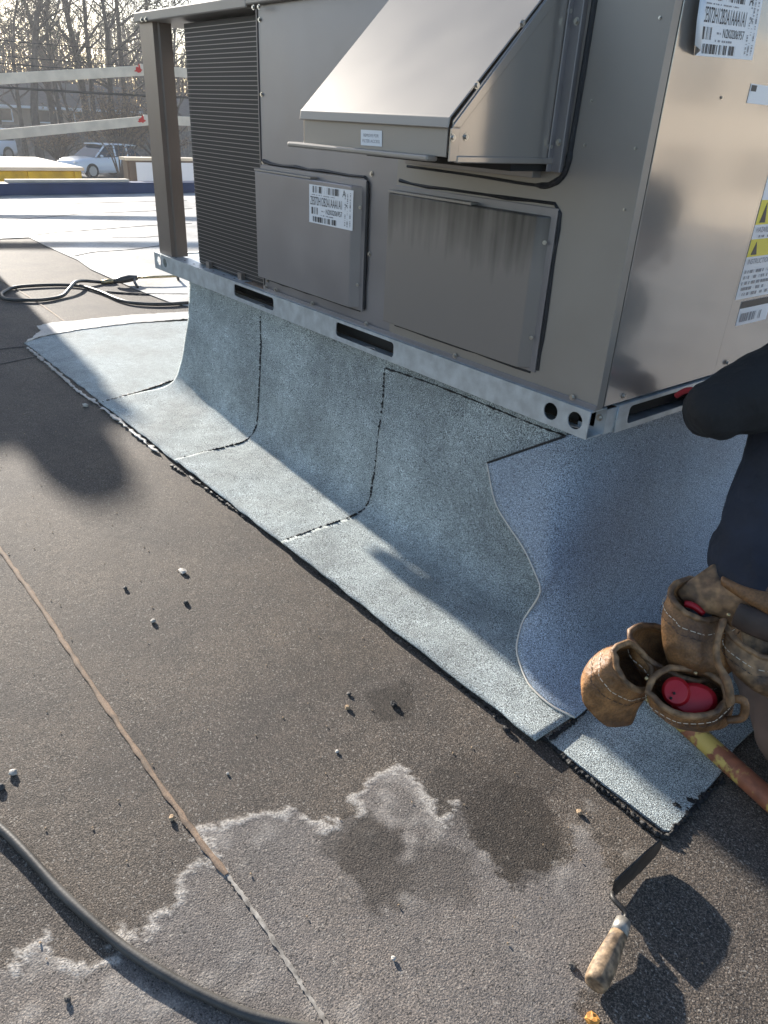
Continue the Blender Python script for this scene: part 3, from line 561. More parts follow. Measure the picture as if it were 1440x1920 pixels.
# lifted sheet wrapped round the near corner
E0 = [F(915, 868, .026), F(930, 940, .016), F(955, 985, .002), F(985, 1030, -.018), F(1012, 1090, -.046), F(1015, 1110, -.056), F(1005, 1130, -.066), F(985, 1160, -.082), G(975, 1190, .062), G(971, 1215, .046), G(973, 1230, .040), G(985, 1265, .030), G(1000, 1290, .025), G(1035, 1322, .022), G(1080, 1345, .020)]
E1 = [F(1068, 816, .016), (-.055, .030, .40), (-.035, .020, .30), (.0, .0, .20), (.05, -.025, .12), (.10, -.045, .068), (.15, -.06, .038), (.185, -.068, .026), (.214, -.075, .020)]
E2 = [(-.030, .20, .500), (-.026, .19, .40), (-.012, .18, .30), (.015, .16, .20), (.055, .14, .12), (.10, .13, .068), (.15, .12, .036), (.19, .115, .024), (.222, .11, .018)]
E3 = [(-.035, .85, .500), (-.032, .85, .40), (-.022, .85, .30), (.0, .85, .20), (.04, .85, .12), (.09, .85, .068), (.14, .85, .036), (.19, .85, .022), (.225, .85, .016)]
nV = 48; Es = [resample(smoothpts(e, 5), nV) for e in (E0, E1, E2, E3)]; P = []
for j in range(nV): P.append(resample(smoothpts([e[j] for e in Es], 8), 56))
P = np.array(P)
sheet = MB().grid(P.tolist()).build('lifted_flashing_sheet', 'flash_blue', None, smooth=True, solid=.005)
tag(sheet, 'blue-grey granulated sheet with curved loose edge, wrapped round the curb corner', 'roofing sheet')
edge = MB().tube(P[:, 0, :] + (-.001, -.003, .0005), .0022, 6).build('cut_and_shade_edge', 'sheet_edge', sheet, smooth=True)

MB().tube(P[0, :14, :] + (0, -.002, .001), .0028, 6).build('cut_and_shade_edge', 'tar', sheet, smooth=True)  # dark tube paints a shadow line along the sheet's top edge

# ================================================================ SMALL THINGS ON THE ROOF
hose = tag(MB().tube(smoothpts([G(*p, .0075) for p in ((-330, 1330), (-150, 1445), (0, 1552), (130, 1688), (260, 1796), (430, 1888), (560, 1925), (700, 1950), (860, 1985))], 10), .0072, 14).build('rubber_hose', 'hose_grey', None, smooth=True), 'worn grey-black hose curving across the near roof', 'hose')
z2 = lambda x, y, h=.012: G(x / 3.4286, y / 3.4286 + 360, h)
tor = thing('torch', 'black looped hose with brass torch wand lying beyond the flashing', 'torch', z2(700, 600, 0))
hp = [z2(*p) for p in ((1420, 706), (1225, 712), (1050, 722), (870, 715), (760, 690), (640, 640), (520, 605), (400, 597), (250, 600), (100, 612), (30, 640), (10, 665), (50, 690), (200, 695), (300, 690), (400, 668), (450, 640), (490, 611), (540, 590), (650, 580))]
hp[17] = hp[17] + A_(0, 0, .03); hp[16] = hp[16] + A_(0, 0, .018); hp[18] = hp[18] + A_(0, 0, .018)
MB().tube(smoothpts(hp, 6), .0105, 10).build('hose', 'hose', tor, smooth=True)
MB().tube([z2(650, 580), z2(700, 576), z2(740, 572)], [.014, .018, .014], 10).build('fitting', 'brass', tor, smooth=True)
MB().tube([z2(735, 573, .03), z2(780, 566, .04), z2(830, 556, .045), z2(880, 551, .045)], [.016, .022, .024, .016], 10).build('grip', 'hose', tor, smooth=True)
MB().tube([z2(860, 553, .045), z2(868, 585, .03), z2(885, 612, .012)], .009, 8).build('valve', 'hose', tor)
MB().tube([z2(880, 551, .045), z2(1000, 546, .05), z2(1140, 540, .05)], .008, 8).build('wand', 'brass', tor, smooth=True)
MB().tube([z2(1140, 540, .05), z2(1146, 562, .01)], .010, 8).build('burner', 'steel_dark', tor)
# trowel
tr = thing('trowel', 'trowel with wooden handle and dark blade standing on edge', 'trowel', G(1150, 1720))
h0 = G(1145, 1690, .002); t0 = np.array([.498, -.315, .002]); ax = np.array([-.04, 0, 1.]); ln = t0 - h0
bl = [h0 + ax * .003, h0 + ln * .6, h0 + ln * .93 + ax * .006, t0 + ax * .016, t0 + ax * .030, h0 + ln * .93 + ax * .041, h0 + ln * .6 + ax * .046, h0 + ax * .046]
MB().prism(bl, (-.0024, 0, .0008)).build('blade', 'steel_dark', tr, bevel=.0004)
f0 = G(1168, 1728, .022); f1 = G(1160, 1752, .024); e1 = G(1115, 1848, .020)
MB().tube(smoothpts([h0 + ax * .02, h0 + A_(.008, -.012, .026), f0 + A_(-.004, .012, .004), f0], 5), .0042, 8).build('tang', 'steel_dark', tr, smooth=True)
MB().tube([f0, f1], [.0115, .0125], 14).build('ferrule', 'ferrule', tr, smooth=True)
d_ = e1 - f1; MB().tube([f1 + d_ * t for t in (0, .12, .3, .55, .78, .93, .985, 1.)], [.0125, .0128, .0145, .0165, .0170, .0165, .0150, .010], 16).build('handle', 'wood_handle', tr, smooth=True)
# pebbles, chips, crumbs
for i, (x, y, s, m_, lab) in enumerate((
    (343, 1073, .013, 'stone_pale', 'flat white stone chip on the dark roof, largest of the pebbles'),
    (235, 1104, .008, 'stone_dark', 'small dark pebble left of the flat white chip'),
    (287, 1166, .009, 'stone_pale', 'grey pebble below the flat white chip'),
    (349, 1131, .009, 'stone_dark', 'dark pebble just under the flat white chip'),
    (652, 1328, .008, 'stone_tan', 'tan pebble, lower one of a close pair in mid roof'),
    (654, 1302, .006, 'stone_dark', 'dark pebble, upper one of a close pair in mid roof'),
    (25, 1450, .010, 'stone_pale', 'white pebble near the left edge above the hose'),
    (2, 1478, .010, 'stone_dark', 'black chip at the left edge beside a white pebble'),
    (322, 1535, .007, 'stone_tan', 'tan pebble beside the brown lap seam'),
    (427, 1451, .004, 'stone_pale', 'tiny pale pebble right of the brown lap seam'),
    (632, 1410, .005, 'stone_pale', 'tiny pale sliver above the white stain ring'),
    (738, 1322, .011, 'tar', 'black tar crumb in a dark damp spot'),
    (949, 1370, .011, 'tar', 'black tar crumb beside the flashing edge'),
    (928, 1345, .006, 'tar', 'small tar speck above the larger tar crumb'),
    (1073, 1813, .008, 'stone_dark', 'dark chip left of the trowel handle'),
    (1086, 1524, .007, 'stone_tan', 'tan chip near the corner flashing strip'),
    (738, 1798, .005, 'stone_pale', 'tiny white pebble on the pale stain near the bottom'),
    (127, 1875, .006, 'stone_dark', 'small dark pebble below the near hose'),
    (1110, 1916, .013, 'orange', 'orange crumb at the bottom edge of the picture'),
    (160, 762, .016, 'stone_pale', 'white coating flake beside the far flashing edge'))):
    g = G(x, y, 0.); tag(MB().blob((g[0], g[1], s * .32), s * (.8 if i else 1.15), s * .7, s * (.5 if i else .3), 100 + i, 8, 6, .22).build('pebble' if 'crumb' not in lab and 'speck' not in lab else 'crumb', m_, None, smooth=False), lab, 'pebble' if 'crumb' not in lab else 'crumb')
mb = MB(); r_ = random.Random(3)
for i in range(240):
    x, y = r_.uniform(-2.4, .75), r_.uniform(-1.3, -.33); s = r_.uniform(.001, .0024); mb.blob((x, y, s * .4), s, s * .8, s * .7, i, 5, 3, .3)
o = mb.build('grit', 'stone_tan'); o['kind'] = 'stuff'; o['label'] = 'loose grit scattered over the roof sheet'; o['category'] = 'grit'
# pry bar
p0, p1 = A_(.262, .002, .024), A_(.60, -.085, .026); p1 = p0 + (p1 - p0) * 1.9
tag(MB().tube([p0 + (p1 - p0) * t for t in np.linspace(0, 1, 14)], .0195, 18).build('pipe_handle', 'rust_yellow', None, smooth=True), 'rusty pipe with flaking yellow paint lying on the flashing under the pouches', 'pipe')

# ================================================================ WORKER
def skin(name, nodes, edges, m, parent, sub=2, root=0):
    me = bpy.data.meshes.new(name); me.from_pydata([tuple(map(float, q[:3])) for q in nodes], edges, []); me.materials.append(MATS[m])
    o = bpy.data.objects.new(name, me); COL.objects.link(o)
    sk = o.modifiers.new('skin', 'SKIN'); sk.use_smooth_shade = True
    for v, q in zip(me.skin_vertices[0].data, nodes): v.radius = (q[3], q[4] if len(q) > 4 else q[3])
    me.skin_vertices[0].data[root].use_root = True
    s_ = o.modifiers.new('sub', 'SUBSURF'); s_.levels = s_.render_levels = sub + (1 if name in ('sleeve', 'trousers') else 0)
    if parent: adopt(o, parent)
    return o
def hand(nodes, edges, wrist, d, n_, size=1.):
    """palm and five fingers added to a body graph; d pointing direction, n_ palm normal"""
    d = np.array(d, float); d /= np.linalg.norm(d); n_ = np.array(n_, float); n_ -= d * (n_ @ d); n_ /= np.linalg.norm(n_); s_ = np.cross(d, n_); p = np.array(nodes[wrist][:3])
    k = len(nodes); nodes.append((*(p + d * .05 * size), .030, .016)); edges.append((wrist, k))
    for off, L in ((-.032, .058), (-.011, .072), (.011, .076), (.033, .066)):
        q0 = p + d * .088 * size + s_ * off; i = len(nodes); nodes.append((*q0, .0095)); edges.append((k, i))
        q1 = q0 + d * L * .5 - n_ * .008; nodes.append((*q1, .0085)); edges.append((i, i + 1)); nodes.append((*(q1 + d * L * .4 - n_ * .018), .0075)); edges.append((i + 1, i + 2))
    i = len(nodes); nodes.append((*(p + d * .045 + s_ * .045), .0105)); edges.append((k, i)); nodes.append((*(p + d * .080 + s_ * .060 - n_ * .01), .009)); edges.append((i, i + 1))
def person(name, label, J, navy='navy', sleeve='black_cloth'):
    base = (J['pelvis'][0], J['pelvis'][1], 0); root = thing(name, label, 'person', base)
    v = {k: np.array(p, float) for k, p in J.items()}; mid = lambda a, c_, t=.5: v[a] * (1 - t) + v[c_] * t
    nodes = [(*v['pelvis'], .10), (*mid('pelvis', 'chest'), .10), (*v['chest'], .10), (*v['neck'], .052), (*(v['neck'] + (v['head'] - v['neck']) * .55), .056), (*v['head'], .082, .094), (*(v['head'] + (v['head'] - v['neck']) * .42), .070, .08)]
    edges = [(0, 1), (1, 2), (2, 3), (3, 4), (4, 5), (5, 6)]
    for s_ in 'LR':
        k = len(nodes); nodes += [(*v['sh' + s_], .036), (*v['el' + s_], .036), (*v['wr' + s_], .026)]; edges += [(2, k), (k, k + 1), (k + 1, k + 2)]
        hand(nodes, edges, k + 2, v['wr' + s_] - v['el' + s_] + A_(0, 0, -.02), v.get('pn' + s_, A_(0, 0, 1)))
        k = len(nodes); nodes += [(*v['hip' + s_], .08), (*v['kn' + s_], .052), (*v['an' + s_], .030), (*v['to' + s_], .018)]; edges += [(0, k), (k, k + 1), (k + 1, k + 2), (k + 2, k + 3)]
    body = skin('body', nodes, edges, 'skin', root)
    # face
    f = v['face'] / np.linalg.norm(v['face']); up = v['head'] - v['neck']; up /= np.linalg.norm(up); f = f - up * (f @ up); f /= np.linalg.norm(f); sd_ = np.cross(f, up); h = v['head']
    MB().blob(h + f * .098 - up * .012, .012, .012, .02, 1, 8, 6, .05).build('nose', 'skin', root, smooth=True)
    for q in (-1, 1):
        MB().blob(h + f * .084 + sd_ * q * .032 + up * .016, .010, .010, .008, 2, 8, 6, 0).build('eye', 'sticker', root, smooth=True); MB().blob(h + sd_ * q * .082, .012, .02, .03, 3, 8, 6, .05).build('ear', 'skin', root, smooth=True)
    MB().blob(h + f * .086 - up * .05, .018, .010, .006, 4, 8, 6, 0).build('mouth', 'glove', root, smooth=True)
    MB().blob(h - f * .02 + up * .045, .10, .10, .085, 5, 14, 10, .03).build('hair', 'hair', root, smooth=True, sub=1)
    w = v['pelvis'] * .7 + v['chest'] * .3
    # clothing
    nd = [(*(v['pelvis'] + (v['chest'] - v['pelvis']) * .12), .152, .135), (*(v['pelvis'] + (v['chest'] - v['pelvis']) * .5), .150, .135), (*v['chest'], .168, .140), (*(v['chest'] + (v['neck'] - v['chest']) * .6), .095), (*(v['neck'] * .9 + v['chest'] * .1), .066)]
    ed = [(0, 1), (1, 2), (2, 3), (3, 4)]
    for s_ in 'LR': k = len(nd); nd.append((*v['sh' + s_], .082)); ed.append((2, k)); nd.append((*(v['sh' + s_] * .8 + v['el' + s_] * .2), .076)); ed.append((k, k + 1))
    if name == 'other': skin('shirt', nd, ed, navy, root)
    for s_ in 'LR':
        a, b_, c_ = v['sh' + s_], v['el' + s_], v['wr' + s_]
        skin('sleeve', [(*(a * 1.22 - b_ * .22), .070), (*a, .088), (*(a * .5 + b_ * .5), .080), (*(a * .15 + b_ * .85), .062), (*b_, .058), (*(b_ * .7 + c_ * .3), .053), (*(b_ * .1 + c_ * .9), .042)], [(0, 1), (1, 2), (2, 3), (3, 4), (4, 5), (5, 6)], sleeve, root)
    nd = [(*(v['pelvis'] + (v['chest'] - v['pelvis']) * .15), .145, .13), (*v['pelvis'], .15, .14)]; ed = [(0, 1)]
    for s_ in 'LR':
        k = len(nd); nd += [(*v['hip' + s_], .105), (*(v['hip' + s_] * .45 + v['kn' + s_] * .55), .090), (*v['kn' + s_], .074), (*(v['kn' + s_] * .5 + v['an' + s_] * .5), .068), (*v['an' + s_], .056)]; ed += [(1, k)] + [(k + q, k + q + 1) for q in range(4)]
    skin('trousers', nd, ed, 'pants', root, root=1)
    for s_ in 'LR': skin('boot', [(*v['an' + s_], .048), (*(v['an' + s_] * .6 + v['to' + s_] * .4), .046, .042), (*v['to' + s_], .042, .034)], [(0, 1), (1, 2)], 'boot', root)
    return root
wk = person('person', 'worker in navy top and black sleeves kneeling at the right edge', dict(
    pelvis=(.485, .135, .275), chest=W(1606, 850, 1.42), neck=W(1650, 640, 1.43), head=W(1650, 640, 1.43) + A_(-.03, .06, .12), face=A_(-.7, .6, -.2),
    shL=W(1530, 690, 1.37), elL=W(1322, 776, 1.36), wrL=(.125, .250, .560), shR=W(1700, 690, 1.52), elR=(.47, .66, .48), wrR=(.300, .680, .400), pnL=A_(-.5, -.5, .6), pnR=A_(0, -.2, 1),
    hipL=(.430, .080, .245), knL=(.315, .310, .085), anL=(.590, -.030, .075), toL=(.650, -.105, .045), hipR=(.560, .200, .245), knR=(.440, .470, .080), anR=(.740, .140, .075), toR=(.800, .070, .045)))
rows = []
for cy, le, wd_, dp in ((628, 1590, .062, .06), (650, 1530, .115, .085), (675, 1485, .160, .115), (710, 1460, .185, .135), (760, 1440, .20, .15), (840, 1414, .20, .155), (920, 1390, .195, .155), (1000, 1362, .19, .15), (1050, 1346, .185, .148), (1085, 1344, .18, .145), (1125, 1358, .165, .135)):
    c_ = W(le + wd_ * FPX / 1.42, cy, 1.42); hz = R[0] - A_(0, 0, R[0][2]); hz /= np.linalg.norm(hz); bk = np.cross(A_(0, 0, 1), hz); row = []
    for k in range(40):
        th = 2 * math.pi * k / 40; fold = 1 + .045 * math.sin(5 * th + cy * .03) * min(1, max(0, (cy - 880) / 200)) + .035 * math.sin(11 * th - cy * .05) * min(1, max(0, (cy - 960) / 120)); row.append(c_ + hz * (wd_ * fold * math.cos(th)) + bk * (dp * fold * math.sin(th)))
    rows.append(row)
cols = [resample(smoothpts([r_[k] for r_ in rows], 4), 36) for k in range(40)]; cols.append(cols[0])
sh_ = MB().grid(cols).build('shirt', 'navy', wk, smooth=True, solid=.004)
ct = bpy.data.textures.new('folds', 'CLOUDS'); ct.noise_scale = .07; ct.noise_depth = 2
for o in [sh_] + [q for q in wk.children if q.name.startswith(('sleeve', 'trousers'))]: dm = o.modifiers.new('folds', 'DISPLACE'); dm.texture = ct; dm.strength = .022; dm.mid_level = .5; dm.texture_coords = 'GLOBAL'
MB().tube(smoothpts([W(1268, 742, 1.52), W(1284, 733, 1.50), W(1300, 731, 1.48), W(1312, 735, 1.46)], 4), .006, 8).build('glove_cuff', 'glove', wk, smooth=True)
# added shadow caster out of view at left, shaped to throw the long roof shadow
ex = thing('shadow_caster', 'added grey box with domed top, unseen at left, casting the long shadow', 'shadow caster', (-7., -.6, 0))
MB().box(-7.6, -6.5, -1.7, .18, 0, 1.42).build('cabinet', 'taupe', ex, bevel=.02); MB().box(-7.63, -6.47, -1.73, .20, 1.42, 1.45).build('top_panel', 'taupe_lit', ex, bevel=.01)
MB().tube([(-6.75, -.08, 1.45 + z) for z in (0, .1, .18, .23, .255)], [.15, .155, .14, .10, .02], 20).build('cowl', 'galvanised', ex, smooth=True)
for y in (-1.2, -.2): MB().box(-6.5, -6.49, y - .4, y + .4, .3, 1.3).build('caster_panel', 'post_brown', ex, bevel=.004)

# ---------------------------------------------------------------- tool belt
belt = thing('tool_belt', 'worn brown leather tool belt with open pouches on the kneeling worker', 'tool belt', (.40, -.12, .2))
def ring(cx, cy, d, a, b_, ang, tilt, n_=20):
    t = math.radians(ang); out = []
    for k in range(n_):
        th = 2 * math.pi * k / n_; u, w = a * math.cos(th), b_ * math.sin(th); out.append(W(cx + u * math.cos(t) - w * math.sin(t), cy + u * math.sin(t) + w * math.cos(t), d + tilt * math.sin(th)))
    return out
def pouch(name, rings, m='leather', lip=.0055, par=None, wr=.0036, seed=0):
    rs = [np.array(ring(*q)) for q in rings]; r_ = np.random.default_rng(seed)
    rs = [q + r_.normal(0, wr * (.35 if i_ == 0 else .8), q.shape) for i_, q in enumerate(rs)]
    fine = [resample(smoothpts([q[i] for q in rs], 4), 12) for i in range(len(rs[0]))]; mb = MB(); n_ = len(fine); nr = len(fine[0])
    mb.add([p for c_ in fine for p in c_], [(i * nr + j, ((i + 1) % n_) * nr + j, ((i + 1) % n_) * nr + j + 1, i * nr + j + 1) for i in range(n_) for j in range(nr - 1)] + [tuple(i * nr + nr - 1 for i in range(n_))])
    o = mb.build(name, m, par or belt, smooth=True, solid=.004, sub=1)
    ctr_ = np.mean([c_[3] for c_ in fine], axis=0)
    for row_ in (2, 3):
        sp_ = [c_[row_] + (c_[row_] - ctr_) / np.linalg.norm(c_[row_] - ctr_) * .0035 for c_ in fine]; dash = smoothpts(sp_ + [sp_[0]], 6); mb2 = MB()
        for k_ in range(0, len(dash) - 2, 3): mb2.tube(dash[k_:k_ + 3], .0007, 4)
        mb2.build('stitching', 'lid_cream' if row_ == 2 else 'leather_dark', o)
    lp = [c_[0] for c_ in fine]; MB().tube(lp + [lp[0], lp[1]], lip, 8, cap=False).build('rolled_rim', 'leather_tan', o, smooth=True)
    return o
# ring = centre px, centre py, depth, semi axes px, angle, depth tilt (positive: lower side nearer is negative)
pouch('pouch', [(1188, 1250, 1.235, 50, 29, 62, -.022), (1172, 1264, 1.262, 58, 44, 60, -.036), (1148, 1285, 1.290, 66, 58, 55, -.042), (1146, 1318, 1.300, 50, 40, 35, -.036), (1152, 1342, 1.305, 30, 18, 20, -.02)], seed=1)['label'] = 'left pouch gaping open, sunlit at its bottom'
pouch('pouch', [(1290, 1298, 1.215, 74, 44, 12, -.028), (1292, 1312, 1.240, 80, 48, 12, -.036), (1300, 1330, 1.265, 72, 40, 12, -.032), (1310, 1345, 1.285, 48, 22, 10, -.02)], seed=2)['label'] = 'lower pouch holding the red tape measure'
pouch('pouch', [(1265, 1225, 1.275, 92, 36, 26, -.022), (1270, 1245, 1.288, 94, 46, 24, -.030), (1285, 1278, 1.300, 84, 40, 22, -.028), (1300, 1305, 1.310, 50, 22, 18, -.018)], seed=3)['label'] = 'middle wide pouch'
pouch('pouch', [(1315, 1125, 1.255, 60, 34, 22, -.026), (1316, 1160, 1.258, 72, 46, 16, -.036), (1314, 1205, 1.266, 74, 44, 14, -.038), (1312, 1245, 1.278, 60, 26, 12, -.022)], seed=4)['label'] = 'upper tall pouch'
pouch('pouch', [(1440, 1205, 1.235, 82, 28, 24, -.02), (1438, 1235, 1.240, 84, 40, 22, -.028), (1440, 1268, 1.248, 76, 32, 20, -.024), (1446, 1290, 1.262, 50, 16, 18, -.012)], 'leather_tan', seed=5)['label'] = 'tan side pouch at the edge of the picture'
def strap(name, pts, w, m, par=None, th=.005):
    P = []
    for (x, y, d), (x2, y2, d2) in pts: P.append([W(x, y, d), W((x + x2) / 2, (y + y2) / 2, (d + d2) / 2 - .008), W(x2, y2, d2)])
    P = np.array(P); rows = [smoothpts(P[:, k], 5) for k in range(3)]
    return MB().grid([list(r_) for r_ in rows]).build(name, m, par or belt, smooth=True, solid=th, sub=1)
strap('waist_flap', [((1342, 1052, 1.255), (1262, 1110, 1.275)), ((1352, 1085, 1.235), (1290, 1140, 1.262)), ((1392, 1112, 1.205), (1350, 1160, 1.235)), ((1425, 1128, 1.195), (1372, 1180, 1.225))], 0, 'leather_tan')
strap('belt_band', [((1352, 1078, 1.215), (1350, 1096, 1.215)), ((1400, 1100, 1.185), (1396, 1128, 1.185)), ((1460, 1112, 1.170), (1458, 1160, 1.170)), ((1540, 1120, 1.18), (1540, 1170, 1.18))], 0, 'leather')
strap('dark_panel', [((1386, 1128, 1.192), (1368, 1172, 1.205)), ((1420, 1140, 1.180), (1405, 1192, 1.190)), ((1470, 1156, 1.170), (1460, 1212, 1.178)), ((1530, 1166, 1.175), (1525, 1222, 1.18))], 0, 'leather_dark')
strap('side_strip', [((1366, 1160, 1.215), (1350, 1158, 1.222)), ((1352, 1200, 1.212), (1338, 1198, 1.220)), ((1352, 1240, 1.205), (1338, 1240, 1.215)), ((1372, 1275, 1.195), (1356, 1285, 1.205)), ((1380, 1320, 1.200), (1362, 1330, 1.21))], 0, 'leather_tan')
MB().tube(smoothpts([W(1372, 1310, 1.21), W(1395, 1315, 1.20), W(1392, 1345, 1.21), W(1362, 1350, 1.22)], 5), .007, 8).build('loop', 'leather', belt, smooth=True)
for x, y, d in ((1366, 1153, 1.205), (1212, 1272, 1.215), (1145, 1300, 1.245), (1304, 1262, 1.235)): MB().blob(W(x, y, d - .004), .0035, .0035, .0035, 1, 8, 6, 0).build('rivet', 'brass', belt, smooth=True)
# tape measure in the pouch
tp = thing('tape_measure', 'red round tape measure in the lower leather pouch', 'tape measure', W(1285, 1310, 1.235))
cdir = ray(1290, 1305) / np.linalg.norm(ray(1290, 1305)); c0 = W(1300, 1312, 1.235); u_ = R[0]; w_ = np.cross(cdir, u_)
def disc(c_, r1, r2, th, name, m, par, n_=28):
    prof_ = [(r1 * .2, -th / 2 - .003), (r1 * .8, -th / 2 - .002), (r1, -th / 2 + .006), (r1, th / 2)]; vs = []; fs = []
    for rr, hh in prof_: vs += [c_ + u_ * (rr * math.cos(t)) + w_ * (rr * r2 / r1 * math.sin(t)) + cdir * hh for t in np.linspace(0, 2 * math.pi, n_, endpoint=False)]
    for j in range(3): fs += [(j * n_ + k, j * n_ + (k + 1) % n_, (j + 1) * n_ + (k + 1) % n_, (j + 1) * n_ + k) for k in range(n_)]
    fs += [tuple(range(n_))[::-1], tuple(range(3 * n_, 4 * n_))]; return MB().add(vs, fs).build(name, m, par, smooth=False, bevel=.001)
disc(c0, .040, .030, .03, 'case', 'red_plastic', tp); disc(W(1268, 1297, 1.228), .024, .026, .028, 'case_side', 'red_plastic', tp)
for dx, dy in ((1264, 1300), (1258, 1309)): MB().blob(W(dx, dy, 1.209), .0025, .0025, .0025, 1, 8, 6, 0).build('screw_hole', 'dark', tp)
kn = thing('utility_knife', 'grey and red tool poking out of the upper pouch', 'tool', W(1305, 1150, 1.27))
MB().tube(smoothpts([W(1330, 1200, 1.285), W(1310, 1150, 1.27), W(1295, 1130, 1.265)], 4), [.018, .018, .018, .018, .02, .02, .022, .02, .012], 12).build('grip', 'grey_plastic', kn, smooth=True)
MB().tube(smoothpts([W(1318, 1150, 1.248), W(1300, 1136, 1.248), W(1284, 1132, 1.255)], 4), .006, 10).build('slider', 'red_plastic', kn, smooth=True)

# ================================================================ BEYOND THE PARAPET
gr = thing('guard_rail', 'two pale timber rails with red marks above the blue parapet', 'guard rail', (-9.9, 0, 0))
for (a, b2, hh) in (((0, 148), (272, 132), .115), ((0, 252.5), (278, 226), .113)):
    p, q = S(*a, -9.9), S(*b2, -9.9); e = q - p; p2 = p - e * 2.2; nm = 'top_rail' if hh > .114 else 'mid_rail'
    o = MB().prism([(-9.92, p2[1], p2[2] - hh / 2), (-9.92, q[1], q[2] - hh / 2), (-9.92, q[1], q[2] + hh / 2), (-9.92, p2[1], p2[2] + hh / 2)], (.045, 0, 0)).build(nm, 'lumber', gr, bevel=.004)
    MB().box(-9.95, -9.905, q[1] - .05, q[1] + 2.1, q[2] - hh / 2 + .012, q[2] + hh / 2 + .012).build(nm, 'lumber', gr, bevel=.004)
    for k_, (dy, dz, ra, rb) in enumerate(((-.10, .0, .05, .03), (-.085, .02, .018, .045), (-.13, -.015, .03, .012))):
        MB().prism([(-9.8735 + .0006 * k_, q[1] + dy + ra * math.cos(t) * random.uniform(.6, 1.2), q[2] + dz + rb * math.sin(t) * random.uniform(.6, 1.2)) for t in np.linspace(0, 6.283, 14, endpoint=False)], (.0008, 0, 0)).build('red_mark', 'red_paint', o)
for y in (-1.9, 5.3): MB().box(-9.97, -9.922 if y < 0 else -9.951, y - .05, y + .05, .14, 1.75).build('post', 'lumber', gr)
pl = tag(MB().box(-10.12, -9.98, 1.5, 3.07, .141, .175).build('board', 'lumber', None, bevel=.004), 'long pale board lying on top of the blue parapet', 'board')
wp = thing('framed_panel', 'white panel box with brown frame behind the parapet', 'panel', (-10.8, 3.9, -.2))
MB().box(-11.0, -10.83, 3.40, 4.9, -2.3, .36).build('box', 'frame_brown', wp); MB().box(-10.83, -10.815, 3.53, 4.9, -.2, .335).build('panel', 'panel_white', wp); MB().box(-11.02, -10.80, 3.36, 4.95, .36, .40).build('cap', 'lid_cream', wp); MB().box(-10.83, -10.81, 3.42, 3.47, -.5, .34).build('rib', 'frame_brown', wp)
ys_ = thing('yellow_dumpster', 'yellow steel dumpster with flat pale lid below the parapet', 'dumpster', (-15, 2.6, -2.3))
MB().box(-16.6, -14, .9, 3.80, -2.25, -.01).build('body', 'yellow_steel', ys_, bevel=.02); MB().box(-16.75, -13.95, .85, 3.84, -.01, .05).build('lid', 'lid_cream', ys_, bevel=.01)
for y in (1.3, 2.1, 2.9, 3.7): MB().box(-14.0, -13.95, y - .04, y + .04, -2.2, -.02).build('rib', 'yellow_steel', ys_)
